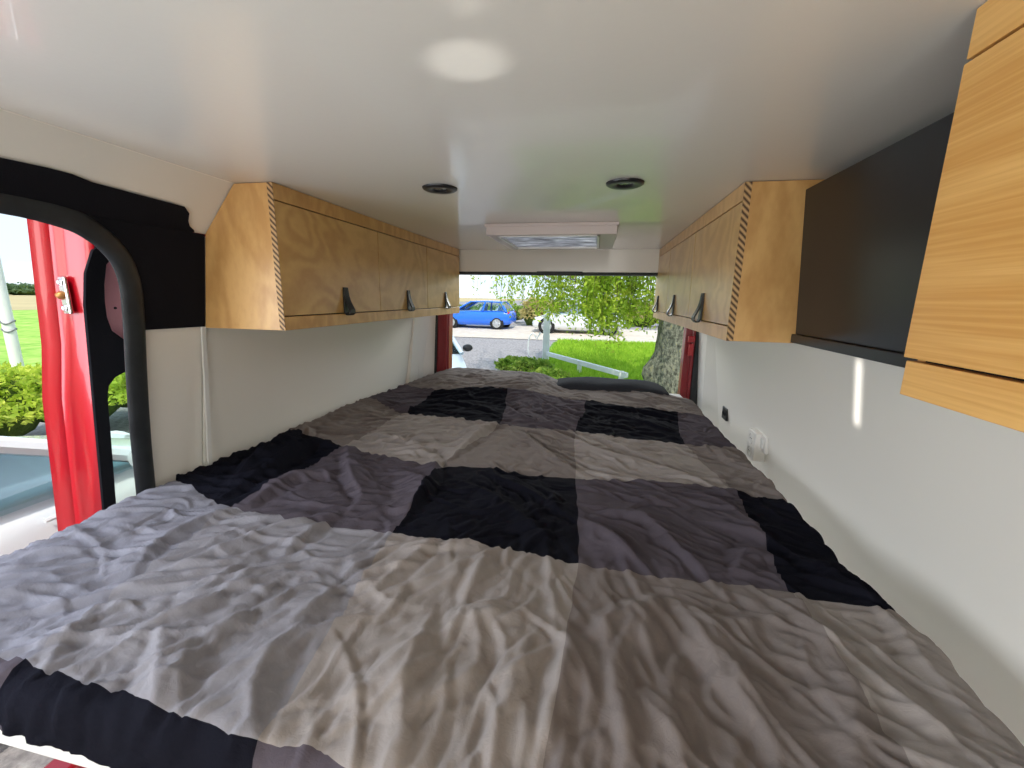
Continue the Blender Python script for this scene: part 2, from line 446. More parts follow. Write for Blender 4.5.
# refine the corner
fine = []
for a, b in zip(path, path[1:]):
    n = 4
    for i in range(n): fine.append((a[0] + (b[0] - a[0]) * i / n, a[1] + (b[1] - a[1]) * i / n))
fine.append(path[-1])
for _ in range(2):
    fine = [fine[0]] + [((p[0] + 2 * q[0] + r[0]) / 4, (p[1] + 2 * q[1] + r[1]) / 4) for p, q, r in zip(fine, fine[1:], fine[2:])] + [fine[-1]]
def flat_seal(path, off, hw_, ht, dx):
    rings = []
    for i, (y, z) in enumerate(path):
        y0, z0 = path[max(i - 1, 0)]; y1, z1 = path[min(i + 1, len(path) - 1)]
        t = V((0, y1 - y0, z1 - z0)).normalized(); n = V((0, -t.z, t.y))
        c = V((xl(min(z, .17)) + dx, y, z)) + n * off
        rings.append([c + n * hw_ * math.cos(2 * math.pi * k / 14) + V((1, 0, 0)) * ht * math.sin(2 * math.pi * k / 14) for k in range(14)])
    return rings


mb = MB()
mb.loft(flat_seal(fine, 0, .027, .012, .006))
mb.loft(flat_seal(fine, .006, .014, .012, -.004))
mb.loft(flat_seal(fine, .125, .03, .03, -.10))
struct(mb.build('trim_8', M['rubber'], smooth=True), 'black rubber seal round the sliding door opening')

# red pillars of the rear doorway
def red_pillar(name, x0b, x1b, x0t, x1t, label):
    mb = MB()
    mb.hexa([(x0b, 2.94, -1.5), (x1b, 2.94, -1.5), (x1b, 3.02, -1.5), (x0b, 3.02, -1.5), (x0t, 2.94, .15), (x1t, 2.94, .15), (x1t, 3.02, .15), (x0t, 3.02, .15)])
    w = (x1b - x0b)
    mb.hexa([(x0b + w * .55, 2.925, -1.5), (x0b + w * .8, 2.925, -1.5), (x0b + w * .8, 2.945, -1.5), (x0b + w * .55, 2.945, -1.5),
             (x0t + w * .55, 2.925, .15), (x0t + w * .8, 2.925, .15), (x0t + w * .8, 2.945, .15), (x0t + w * .55, 2.945, .15)])
    return struct(mb.build(name, M['darkred'], bevel=.004), label)


red_pillar('trim_9', -1.19, -1.085, -1.125, -1.035, 'dark red door pillar at the left of the rear opening')
PIL = red_pillar('trim_10', .585, .66, .585, .655, 'dark red door pillar at the right of the rear opening')
mb = MB(); mb.hexa([(.655, 2.925, -1.5), (.80, 2.925, -1.5), (.80, 2.96, -1.5), (.655, 2.96, -1.5), (.645, 2.925, .15), (.676, 2.925, .15), (.676, 2.96, .15), (.645, 2.96, .15)])
struct(mb.build('trim_11', M['rubber'], bevel=.004), 'black seal beside the right rear pillar')
mb = MB(); mb.hexa([(-1.235, 2.925, -1.5), (-1.185, 2.925, -1.5), (-1.185, 2.96, -1.5), (-1.235, 2.96, -1.5), (-1.15, 2.925, .15), (-1.120, 2.925, .15), (-1.120, 2.96, .15), (-1.15, 2.96, .15)])
struct(mb.build('trim_12', M['rubber'], bevel=.004), 'black seal beside the left rear pillar')
# small hinge plate high on the right pillar
mb = MB(); mb.box(.597, .640, 2.905, 2.926, -.265, -.225); mb.box(.603, .634, 2.898, 2.91, -.355, -.275)
mb.build('door_hinge', M['red'], PIL, bevel=.004)['label'] = 'brighter red hinge block'
# two wire strikers under the header
for x, lab in ((-.333, 'small steel striker loop under the rear header, the left one'), (-.163, 'small steel striker loop under the rear header, the right one')):
    mb = MB()
    mb.tube([(x - .016, 2.836, .166), (x - .016, 2.836, .128), (x - .011, 2.836, .122), (x + .011, 2.836, .122), (x + .016, 2.836, .128), (x + .016, 2.836, .166)], .004, 8)
    tag(mb.build('door_striker', M['chrome'], smooth=True), lab, 'door striker', 'rear door strikers')


# ---------------------------------------------------------------- cabinets
def strap(parent, x, y, z, s, mats=None):
    """leather loop pull, screwed at its top; s = +1 stands out towards +x"""
    prof_o, prof_i = [], []
    pts = [(.004, .046), (.006, .030), (.008, .012), (.013, -.006), (.020, -.022), (.027, -.036), (.027, -.047), (.020, -.053), (.011, -.052), (.006, -.044), (.005, -.030), (.004, -.012), (.003, .006), (.002, .030), (.001, .046)]
    mb = MB()
    outer = [(x + s * p[0], z + p[1]) for p in pts]
    n = len(pts)
    # a strip of leather following the loop, 20 mm wide and 2.5 mm thick
    ring = []
    for i, (px, pz) in enumerate(outer):
        a = outer[max(i - 1, 0)]; b = outer[min(i + 1, n - 1)]
        t = V((b[0] - a[0], 0, b[1] - a[1])).normalized(); nn = V((t.z, 0, -t.x)) * .0028
        w = .0125 + .005 * min(1, max(0, (.03 - pts[i][1]) / .07))
        c = V((px, y, pz))
        ring.append([c + nn + V((0, -w, 0)), c + nn + V((0, w, 0)), c - nn + V((0, w, 0)), c - nn + V((0, -w, 0))])
    mb.loft(ring)
    h = mb.build('strap_pull', M['leather'], parent, bevel=.0008)
    mb = MB(); mb.lathe([(.0001, 0), (.0045, 0), (.0045, .002), (.002, .0035), (.0001, .0035)], (x + s * .006, y, z + .036), (s, 0, 0), 12)
    mb.build('screw', M['blackplastic'], h, smooth=True)
    return h


def wall_cabinet(label, face, s, y0, y1, seams, backp, wood_end, handle_y, gap_far=.015):
    """s=+1: front faces +x (left side), s=-1: front faces -x"""
    yc = (y0 + y1) / 2
    r = root('overhead_cabinet', (face - s * .14, yc, -.11), label, 'cabinet', 'overhead birch cabinets')
    th = .018
    # end boards with the side wall's slope cut into them
    for nm, a, b in (('end_panel', y0, y0 + th), ('end_panel', y1 - th, y1)):
        mb = MB(); mb.prism([(min(px, face - th) if s > 0 else max(px, face + th), a, pz) for px, pz in backp], (0, b - a, 0))
        mb.build(nm, wood_end, r, bevel=.0008)
    f0, f1 = sorted((face, face - s * th))
    mb = MB(); mb.box(f0, f1, y0 - .0015, y0 + .0005, -.110, .3085); mb.build('edge_band', M['plyedge'], r)['label'] = 'layered plywood edge'
    a, b = y0 + .001, y1 - .001
    mb = MB(); mb.box(f0, f1, a, b, .2635, .3085); mb.build('top_rail', M['birch'], r, bevel=.0008)
    mb = MB(); mb.box(f0, f1, a, b, -.11, -.0695); mb.build('bottom_rail', M['birch'], r, bevel=.0008)
    # carcass: bottom board, back, black sheet added as shade behind the gaps
    bx = backp[-2][0] if s > 0 else backp[-2][0]
    lo, hi = sorted((face - s * (th + .006), bx + s * .006))
    mb = MB(); a2, b2 = y0 + th, y1 - th; mb.box(lo, hi, a2, b2, -.108, -.092); mb.box(lo, hi, a2, b2, .285, .303)
    m0, m1 = sorted((bx + s * .006, bx + s * .018)); mb.box(m0, m1, a2, b2, -.092, .15)
    mb.build('carcass', M['birch'], r)
    g0, g1 = sorted((face - s * (th + .0005), face - s * (th + .0055)))
    mb = MB(); mb.box(g0, g1, a2, b2, -.10, .295); mb.build('gap_shade', M['gap'], r)
    ys = [a] + list(seams) + [b]
    g = .0026
    for i, (q0, q1) in enumerate(zip(ys, ys[1:])):
        mb = MB(); mb.box(f0, f1, q0 + (g if i else .0005), q1 - g, -.066, .2600)
        d = mb.build('door', M['birch_door'], r, bevel=.0008)
        strap(d, face, handle_y[i], -.020, s)
    return r


bl = [(-.92, -.11), (-.92, .3085), (-1.048, .3085), (-1.165, .172), (-1.208, -.11)]
wall_cabinet('long birch plywood overhead cabinet with three strap-pull doors on the left wall', -.92, 1, 1.122, 2.80, (1.71, 2.24), bl, M['birch'], (1.445, 1.985, 2.52))
br = [(.365, -.11), (.365, .3085), (.584, .3085), (.604, .172), (.646, -.11)]
wall_cabinet('long birch plywood overhead cabinet on the right wall, beyond the black panel', .365, -1, 1.285, 2.90, (1.83, 2.41), br, M['birch'], (1.60, 2.165, 2.72))

# near right cabinet, honey-coloured veneer
r = root('overhead_cabinet', (.51, .12, -.11), 'large honey-veneered overhead cabinet at the near right edge, before the black panel', 'cabinet')
mb = MB(); mb.box(.392, .642, -.36, .590, -.108, .3085)
mb.bm.verts.ensure_lookup_table(); mb.build('carcass', M['gap'], r)
mb = MB(); mb.box(.391, .60, .588, .600, -.108, .3085); mb.build('end_panel', M['oak'], r, bevel=.0008)
mb = MB(); mb.box(.378, .391, -.36, .604, -.0640, .2570)
mb.build('door', M['oak'], r, bevel=.001)
mb = MB(); mb.box(.378, .391, -.36, .602, .2605, .3085); mb.build('top_rail', M['oak'], r, bevel=.001)
mb = MB(); mb.box(.378, .391, -.36, .598, -.110, -.0675); mb.build('bottom_rail', M['oak'], r, bevel=.001)

# black wall panel with a ledge
r = root('wall_panel', (.56, .94, -.105), 'matt black wall panel with a narrow bottom ledge between the right-hand cabinets', 'panel')
mb = MB(); mb.hexa([(.538, .606, -.084), (.64, .606, -.084), (.64, 1.283, -.084), (.538, 1.283, -.084), (.511, .606, .285), (.60, .606, .285), (.60, 1.283, .285), (.511, 1.283, .285)])
mb.build('board', M['blackboard'], r, bevel=.001)
mb = MB(); mb.box(.528, .642, .606, 1.283, -.108, -.0845); mb.build('ledge', M['blackboard'], r, bevel=.002)

# ---------------------------------------------------------------- ceiling fittings
def downlight(x, y, label):
    r = root('ceiling_downlight', (x, y, .30), label, 'ceiling light', 'black recessed downlights')
    mb = MB(); mb.lathe([(.019, .0), (.024, -.005), (.045, -.007), (.050, -.004), (.051, .0), (.019, .0)], (x, y, .3098), n=40)
    mb.build('bezel', M['blackplastic'], r, smooth=True)
    mb = MB(); mb.lathe([(.0001, -.0015), (.016, -.0025), (.0195, -.001), (.0195, .0), (.0001, .0)], (x, y, .3096), n=32)
    mb.build('lens', M['lens'], r, smooth=True)


downlight(-.468, 1.25, 'round black downlight in the ceiling beside the left cabinet')
downlight(.057, 1.262, 'round black downlight in the ceiling nearer the right cabinet')

r = root('roof_vent', (-.21, 2.12, .262), 'square pale roof vent with a silvery blind in the far ceiling', 'roof vent')
mb = MB()
X0, X1, Y0, Y1 = -.488, .066, 1.855, 2.40
x0, x1, y0, y1 = -.445, -.005, 1.885, 2.345
zb, zt = .262, .3098
mb.box(X0, X1, Y0, y0, zb, zt); mb.box(X0, X1, y1, Y1, zb, zt); mb.box(X0, x0, y0, y1, zb, zt); mb.box(x1, X1, y0, y1, zb, zt)
mb.build('frame', M['vent'], r, bevel=.003)
mb = MB(); mb.box(X0 - .006, X1 + .006, Y0 - .006, Y0 + .02, .296, .3099); mb.box(X0 - .006, X1 + .006, Y1 - .02, Y1 + .006, .296, .3099); mb.box(X0 - .006, X0 + .02, Y0 + .02, Y1 - .02, .296, .3099); mb.box(X1 - .02, X1 + .006, Y0 + .02, Y1 - .02, .296, .3099); mb.build('flange', M['vent'], r, bevel=.003)
mb = MB()
t = .010
mb.box(x0, x1, y0, y0 + t, zb - .003, zt - .01); mb.box(x0, x1, y1 - t, y1, zb - .003, zt - .01); mb.box(x0, x0 + t, y0, y1, zb - .003, zt - .01); mb.box(x1 - t, x1, y0, y1, zb - .003, zt - .01)
mb.build('inner_rim', M['ventrim'], r, bevel=.001)
mb = MB(); mb.box(x0 + t, x1 - t, y0 + t, y1 - t, zb + .006, zb + .009); mb.build('blind', M['foil'], r)

# ---------------------------------------------------------------- sockets on the right wall
def on_wall(y, z): return xr(z)


z = -.600
r = root('socket_outlet', (xr(z) - .003, 2.40, z - .03), 'small square black socket on the right wall, farthest of the three fittings', 'socket')
mb = MB(); mb.box(xr(z) - .010, xr(z) + .004, 2.360, 2.440, z - .034, z + .034); mb.build('plate', M['blackplastic'], r, bevel=.004)
for dy in (-.017, .017):
    mb = MB(); mb.lathe([(.0001, 0), (.011, 0), (.011, .003), (.008, .003), (.008, .001), (.0001, .001)], (xr(z) - .010, 2.40 + dy, z), (-1, 0, 0), 16)
    mb.build('port', M['rubber'], r, smooth=True)
z = -.605
r = root('socket_outlet', (xr(z) - .02, 1.90, z - .05), 'white surface-mounted double socket box on the right wall', 'socket')
mb = MB(); mb.box(xr(z) - .040, xr(z) + .010, 1.855, 1.945, z - .062, z + .062); mb.build('housing', M['plastic'], r, bevel=.005)
for dz in (-.028, .028):
    mb = MB(); mb.lathe([(.0001, .0), (.019, 0), (.021, .002), (.023, .002), (.024, 0), (.024, -.002), (.0001, -.002)], (xr(z) - .0405, 1.90, z + dz), (-1, 0, 0), 24)
    q = mb.build('outlet', M['plastic'], r, smooth=True)
    for dy in (-.007, .007):
        mb = MB(); mb.lathe([(.0001, 0), (.0026, 0), (.0026, .0006), (.0001, .0006)], (xr(z) - .0408, 1.90 + dy, z + dz), (-1, 0, 0), 10)
        mb.build('contact', M['gap'], q)
z = -.580
r = root('light_switch', (xr(z) - .006, 1.845, z - .04), 'small white rocker switch beside the double socket box', 'switch')
mb = MB(); mb.box(xr(z) - .011, xr(z) + .006, 1.812, 1.878, z - .036, z + .036); mb.build('plate', M['plastic'], r, bevel=.003)
mb = MB(); mb.hexa([(xr(z) - .013, 1.832, z - .02), (xr(z) - .009, 1.832, z - .02), (xr(z) - .009, 1.858, z - .02), (xr(z) - .013, 1.858, z - .02),
                    (xr(z) - .017, 1.832, z + .02), (xr(z) - .009, 1.832, z + .02), (xr(z) - .009, 1.858, z + .02), (xr(z) - .017, 1.858, z + .02)])
mb.build('rocker', M['white'], r, bevel=.001)

# ---------------------------------------------------------------- sliding door, pushed back along the outside
r = root('sliding_door', (-1.42, 1.2, -1.35), 'open red sliding door of the van outside the left opening', 'van door')


def xd(z):            # inner face of the door
    return -1.335 - .12 * (.15 - z) 


def dring(y0, x0, y1, x1, z):
    return None


# leading edge: a stepped red profile swept down the door
zs = [.30, .22, .12, .0, -.15, -.30, -.50, -.70, -.90, -1.10, -1.30]
prof = [(-.010, .925), (-.002, .932), (-.004, .926), (-.016, .918), (-.034, .912), (-.052, .906), (-.066, .900), (-.070, .893), (-.084, .889), (-.088, .878), (-.100, .872), (-.108, .860), (-.114, .864), (-.114, .925), (-.03, .925)]
mb = MB()
rings = []
for z in zs:
    k = 1 + .0 * z
    step = -.012 if z < -.20 else 0
    rings.append([(xd(z) + px, py + (step if px < -.06 else 0) + .012, z) for px, py in prof])
mb.loft(rings)
mb.build('leading_edge', M['red'], r, smooth=True, angle=50)
# outer skin with a window hole
mb = MB()
def slab(ya, yb, za, zb2, dx0, dx1):
    mb.hexa([(xd(za) + dx0, ya, za), (xd(za) + dx1, ya, za), (xd(za) + dx1, yb, za), (xd(za) + dx0, yb, za),
             (xd(zb2) + dx0, ya, zb2), (xd(zb2) + dx1, ya, zb2), (xd(zb2) + dx1, yb, zb2), (xd(zb2) + dx0, yb, zb2)])
slab(.95, 2.05, -.20, .30, -.112, -.095)
slab(1.80, 2.05, -.70, -.20, -.112, -.095)
slab(.95, 2.05, -1.30, -.74, -.112, -.02)
slab(.95, 2.05, .140, .30, -.095, -.008)
mb.build('outer_skin', M['red'], r)
# black inner trim with an upper recess and a lower window opening
mb = MB()
def trim_poly(pts):
    a = [(xd(z) + .004, y, z) for y, z in pts]
    mb.prism(a, (-.009, 0, 0))
# border strip, front
trim_poly([(.908, -.76), (.940, -.76), (.942, -.42), (.942, -.30), (.948, -.272), (.966, -.250), (.995, -.238), (1.05, -.232), (1.05, -.155), (.995, -.139), (.967, -.113), (.957, -.075), (.955, -.03), (.957, .015), (.966, .07), (.99, .10), (1.05, .112), (1.05, .142), (.97, .128), (.937, .106), (.916, .045), (.908, -.04)])
trim_poly([(1.05, .112), (1.8, .112), (1.8, .142), (1.05, .142)])
trim_poly([(1.05, -.232), (1.8, -.232), (1.8, -.155), (1.05, -.155)])
trim_poly([(1.8, -.74), (1.98, -.74), (1.98, .142), (1.8, .142)])
o = mb.build('inner_trim', M['felt'], r)
o.modifiers.new('tri', 'TRIANGULATE')
mb = MB()
slab(.937, 1.81, -.17, .125, -.030, -.024)
mb.build('recess_panel', M['pink'], r)
mb = MB(); mb.lathe([(.0001, 0), (.004, 0), (.003, .003), (.0001, .003)], (xd(-.05) - .024, 1.00, -.05), (1, 0, 0), 10)
mb.build('plug', M['blackplastic'], r)
mb = MB(); slab(.945, 1.80, -.74, -.22, -.060, -.056); mb.build('window_pane', pane_glass('door_glass', (.86, .93, .90), .12), r)
# latch plate on the leading edge
q0 = MB(); yl = .905; zl = -.015; xlat = xd(zl) - .056
q0.box(xlat - .013, xlat + .013, yl - .006, yl + .004, zl - .050, zl + .050)
lp = q0.build('latch_plate', M['chrome'], r, bevel=.004)
for dz in (.034, -.034):
    q = MB(); q.lathe([(.0001, 0), (.009, 0), (.009, .003), (.006, .005), (.003, .0035), (.0001, .0035)], (xlat, yl - .006, zl + dz), (0, -1, 0), 16)
    q.build('screw', M['chrome'], lp, smooth=True)
q = MB(); q.lathe([(.0001, 0), (.012, 0), (.010, .007), (.005, .013), (.0001, .014)], (xlat - .004, yl - .006, zl), (0, -1, 0), 16)
q.build('latch_pin', M['brass'], lp, smooth=True)

# ================================================================ THE BED
def poly_inset(P, d):
    """shift the sides of a convex counter-clockwise polygon inwards"""
    n = len(P); L = []
    for i in range(n):
        a, b = V(P[i]), V(P[(i + 1) % n]); t = (b - a).normalized(); nn = V((-t.y, t.x))
        L.append((a + nn * d, t))
    out = []
    for i in range(n):
        (p, t), (q, u) = L[i - 1], L[i]
        den = t.x * u.y - t.y * u.x
        s = ((q.x - p.x) * u.y - (q.y - p.y) * u.x) / den
        out.append((p + t * s))
    return out


BEDP = [(-.99, .384), (.60, .384), (.60, 2.91), (-1.11, 2.91), (-1.235, 2.62), (-1.245, .50)]
r = root('bed_platform', (-.3, 1.6, -1.5), 'white board bed platform under the patchwork duvet', 'bed')
mb = MB(); mb.prism([(x, y, -.708) for x, y in poly_inset(BEDP, -.013)], (0, 0, .040)); mb.build('board', M['white'], r, bevel=.004)
for x, y in ((-.80, .60), (.50, .50), (-1.12, 2.7), (.50, 2.7)):
    mb = MB(); mb.box(x - .03, x + .03, y - .03, y + .03, -1.5, -.708); mb.build('leg', M['white'], r, bevel=.003)
mb = MB()
P0 = poly_inset(BEDP, .012)
P1 = poly_inset(BEDP, .03)
mb.loft([[(p.x, p.y, z) for p in PP] for PP, z in ((P1, -.663), (P0, -.655), (P0, -.625), (P1, -.606))])
tag(mb.build('mattress', M['mattress'], bevel=.01), 'thin mattress lying on the white bed board under the duvet', 'mattress')

FOLDS = [
 ([(-0.678,0.939),(-0.754,0.868),(-0.803,0.772),(-0.855,0.659),(-0.924,0.59)],1.3,0.022),
 ([(-0.662,0.915),(-0.688,0.821),(-0.674,0.752)],1,0.018),
 ([(-0.933,0.914),(-0.989,0.825),(-0.999,0.715),(-0.937,0.623)],1.2,0.02),
 ([(-0.619,0.734),(-0.713,0.656),(-0.801,0.611)],0.9,0.022),
 ([(-0.484,0.669),(-0.505,0.591),(-0.501,0.551)],0.9,0.02),
 ([(-0.273,0.656),(-0.265,0.542),(-0.25,0.471),(-0.219,0.399)],1.2,0.02),
 ([(-0.221,0.862),(-0.219,0.777),(-0.226,0.682)],1,0.014),
 ([(-0.248,0.63),(-0.216,0.668),(-0.12,0.706)],0.9,0.018),
 ([(-0.246,0.611),(-0.177,0.658),(-0.099,0.673)],0.9,0.018),
 ([(-0.251,0.599),(-0.295,0.516),(-0.329,0.454),(-0.322,0.409)],1,0.02),
 ([(-0.469,0.584),(-0.498,0.506),(-0.478,0.44),(-0.413,0.381)],1.2,0.02),
 ([(-0.155,0.552),(-0.222,0.472),(-0.222,0.425),(-0.215,0.391)],1,0.02),
 ([(-0.725,0.512),(-0.647,0.441),(-0.58,0.385)],1,0.018),
 ([(-0.648,0.496),(-0.601,0.438),(-0.551,0.391)],1,0.018),
 ([(-0.596,0.593),(-0.611,0.475)],0.8,0.018),
 ([(-0.082,0.624),(-0.104,0.522),(-0.102,0.421)],0.9,0.018),
 ([(-0.032,0.52),(-0.042,0.459),(-0.044,0.424)],0.9,0.014),
 ([(0.016,0.657),(0.12,0.756),(0.188,0.797)],1.3,0.022),
 ([(0.186,0.787),(0.219,0.663),(0.237,0.604),(0.265,0.533),(0.263,0.49)],1.6,0.024),
 ([(0.102,0.575),(0.129,0.536),(0.146,0.471)],1.1,0.02),
 ([(0.419,0.848),(0.407,0.73),(0.414,0.642),(0.395,0.576),(0.362,0.517)],1.4,0.026),
 ([(-0.009,0.663),(-0.028,0.538),(-0.029,0.437)],1.3,0.016),
 ([(0.009,1.054),(0.101,0.943),(0.155,0.86)],1.1,0.016),
 ([(-0.018,1.08),(0.069,1.017),(0.121,0.907)],1,0.016),
 ([(0.022,1.13),(0.161,1.121),(0.219,0.991),(0.26,0.89),(0.275,0.828)],1.2,0.018),
 ([(0.327,1.319),(0.428,1.206),(0.447,0.992)],1,0.018),
 ([(0.321,0.88),(0.396,1.022),(0.47,0.927)],1,0.02),
 ([(0.309,1.128),(0.443,1.083),(0.53,0.891)],0.8,0.02),
 ([(-0.324,1.8),(-0.133,1.495),(-0.011,1.373)],1,0.02),
 ([(-0.169,1.84),(0.029,1.6),(0.236,1.505),(0.401,1.366)],1.4,0.02),
 ([(0.016,1.827),(0.205,1.577),(0.355,1.452)],1,0.02),
 ([(-0.43,1.92),(-0.475,1.703),(-0.496,1.406)],1.5,0.022),
 ([(-0.547,1.394),(-0.485,1.179),(-0.488,1.093),(-0.47,0.923)],1.4,0.02),
 ([(-1.131,1.456),(-1.20,1.551),(-1.181,1.336),(-1.071,1.018)],2.2,0.03),
 ([(-0.952,1.392),(-1.089,1.417),(-1.042,1.169),(-1.035,0.933)],2.2,0.03),
 ([(-0.819,1.171),(-0.942,1.117),(-0.936,0.931)],1.4,0.022),
 ([(-0.942,1.429),(-0.761,1.16),(-0.657,1.074),(-0.641,0.953)],1.2,0.022),
 ([(-0.627,1.269),(-0.474,1.138),(-0.491,1.023)],1.1,0.02),
 ([(-0.003,2.183),(0.243,2.095),(0.403,1.94)],1,0.018),
 ([(-0.033,2.308),(0.313,2.293),(0.49,2.159)],0.8,0.018),
 ([(-0.495,2.28),(-0.342,1.979),(-0.139,1.927)],1,0.02),
 ([(-0.292,2.357),(-0.158,2.143),(0.047,1.975)],0.9,0.02),
 ([(-0.85,2.215),(-0.655,2.161),(-0.463,2.063)],0.8,0.02),
 ([(-1.20,2.125),(-0.994,2.005),(-0.726,2.034)],1,0.02),
 ([(-0.995,1.615),(-0.767,1.535),(-0.595,1.435)],0.9,0.02),
 ([(-0.687,1.555),(-0.687,1.413),(-0.865,1.51)],0.7,0.02),
 ([(0.467,1.843),(0.583,1.589),(0.581,1.19)],1,0.018),
 ([(0.542,0.998),(0.554,0.866),(0.558,0.72)],0.8,0.02),
 ([(0.558,0.812),(0.554,0.681),(0.552,0.572)],0.9,0.02),
 ([(0.456,0.741),(0.482,0.631),(0.483,0.539)],0.7,0.02),
 ([(-0.908,0.543),(-0.866,0.454),(-0.825,0.402)],0.9,0.02),
 ([(-0.667,0.596),(-0.747,0.526),(-0.761,0.455)],0.8,0.022),
 ([(-0.344,0.881),(-0.382,0.79),(-0.406,0.699)],0.7,0.018),
 ([(-0.405,1.221),(-0.247,1.117),(-0.055,0.925)],0.8,0.02),
 ([(-0.363,1.315),(-0.171,1.202),(-0.012,1.054)],0.8,0.02),
 ([(0.038,0.65),(0.067,0.542),(0.069,0.451)],0.9,0.02),
 ([(0.21,0.762),(0.253,0.72),(0.366,0.757)],1.0,0.022),
 ([(-0.513,0.761),(-0.384,0.659),(-0.303,0.663)],0.6,0.02),
]
# corners of the patches on the unrolled cloth, far row first, from the wall side to the right
CP = np.array([
 [(-1.11, 2.93), (-.90, 2.96), (-.50, 2.96), (-.05, 2.76), (.46, 2.70), (.66, 2.68)],
 [(-1.19, 2.48), (-.945, 2.385), (-.506, 2.46), (-.024, 2.40), (.46, 2.315), (.70, 2.26)],
 [(-1.25, 2.12), (-.950, 1.953), (-.42, 1.865), (-.061, 1.867), (.39, 1.79), (.71, 1.80)],
 [(-1.25, 1.50), (-.948, 1.405), (-.505, 1.335), (-.034, 1.359), (.452, 1.345), (.72, 1.25)],
 [(-1.26, 1.00), (-.962, .913), (-.473, .884), (-.003, .876), (.42, .838), (.72, .80)],
 [(-1.40, .50), (-.880, .412), (-.413, .392), (-.031, .375), (.42, .37), (.72, .36)],
 [(-1.40, .40), (-.858, .332), (-.40, .308), (-.031, .28), (.42, .28), (.73, .27)]])


def cub(A, t, axis):
    """smooth interpolation of control points along an axis"""
    A = np.moveaxis(A, axis, 0); n = A.shape[0]
    i = np.clip(np.floor(t).astype(int), 0, n - 2); f = (t - i).reshape((-1,) + (1,) * (A.ndim - 1))
    g = lambda k: A[np.clip(k, 0, n - 1)]
    p0, p1, p2, p3 = g(i - 1), g(i), g(i + 1), g(i + 2)
    p0 = np.where((i == 0).reshape(f.shape), 2 * p1 - p2, p0); p3 = np.where((i == n - 2).reshape(f.shape), 2 * p2 - p1, p3)
    k = .5
    m1, m2 = k * (p2 - p0), k * (p3 - p1)
    R = (2 * f ** 3 - 3 * f ** 2 + 1) * p1 + (f ** 3 - 2 * f ** 2 + f) * m1 + (-2 * f ** 3 + 3 * f ** 2) * p2 + (f ** 3 - f ** 2) * m2
    return np.moveaxis(R, 0, axis)


NU, NV = 66, 64             # faces per patch, across and along
ROWN = [50, 62, 78, 84, 96, 20]
us = np.concatenate([np.arange(NU) / NU + c for c in range(5)] + [[5.0]])
vs_ = np.concatenate([np.arange(n) / n + c for c, n in enumerate(ROWN)] + [[6.0]])
XY = cub(cub(CP, vs_, 0), us, 1)          # (nv, nu, 2)
nv, nu = XY.shape[:2]
RNG = np.random.RandomState(5)


def vnoise(x, y, seed):
    """smooth value noise"""
    g = np.random.RandomState(seed).rand(64, 64)
    xi = np.floor(x).astype(int); yi = np.floor(y).astype(int); fx = x - xi; fy = y - yi
    fx = fx * fx * (3 - 2 * fx); fy = fy * fy * (3 - 2 * fy)
    G = lambda a, b: g[a % 64, b % 64]
    return (G(xi, yi) * (1 - fx) + G(xi + 1, yi) * fx) * (1 - fy) + (G(xi, yi + 1) * (1 - fx) + G(xi + 1, yi + 1) * fx) * fy


# seams wander a little
XY[..., 0] += .020 * (vnoise(XY[..., 0] * 6, XY[..., 1] * 6, 1) - .5) + .008 * (vnoise(XY[..., 0] * 18, XY[..., 1] * 18, 2) - .5)
XY[..., 1] += .020 * (vnoise(XY[..., 0] * 6, XY[..., 1] * 6, 3) - .5) + .008 * (vnoise(XY[..., 0] * 18, XY[..., 1] * 18, 4) - .5)
X, Y = XY[..., 0].copy(), XY[..., 1].copy()


def seg_field(pts):
    """distance to a polyline and the position along it (0-1)"""
    best = np.full(X.shape, 1e9); side = np.zeros(X.shape); par = np.zeros(X.shape)
    P = np.array(pts); L = np.hypot(*(P[1:] - P[:-1]).T); T = L.sum(); acc = 0
    for a, b, l in zip(P[:-1], P[1:], L):
        t = np.clip(((X - a[0]) * (b[0] - a[0]) + (Y - a[1]) * (b[1] - a[1])) / l ** 2, 0, 1)
        dx, dy = X - a[0] - t * (b[0] - a[0]), Y - a[1] - t * (b[1] - a[1])
        d = np.hypot(dx, dy); k = d < best
        best[k] = d[k]; side[k] = np.sign((b[0] - a[0]) * dy - (b[1] - a[1]) * dx)[k]; par[k] = ((acc + t * l) / T)[k]
        acc += l
    return best, side, par


def smooth_line(pts, n=3):
    for _ in range(n):
        q = [pts[0]]
        for a, b in zip(pts, pts[1:]):
            q += [(a[0] * .75 + b[0] * .25, a[1] * .75 + b[1] * .25), (a[0] * .25 + b[0] * .75, a[1] * .25 + b[1] * .75)]
        pts = q + [pts[-1]]
    return pts


Zf = np.zeros(X.shape)


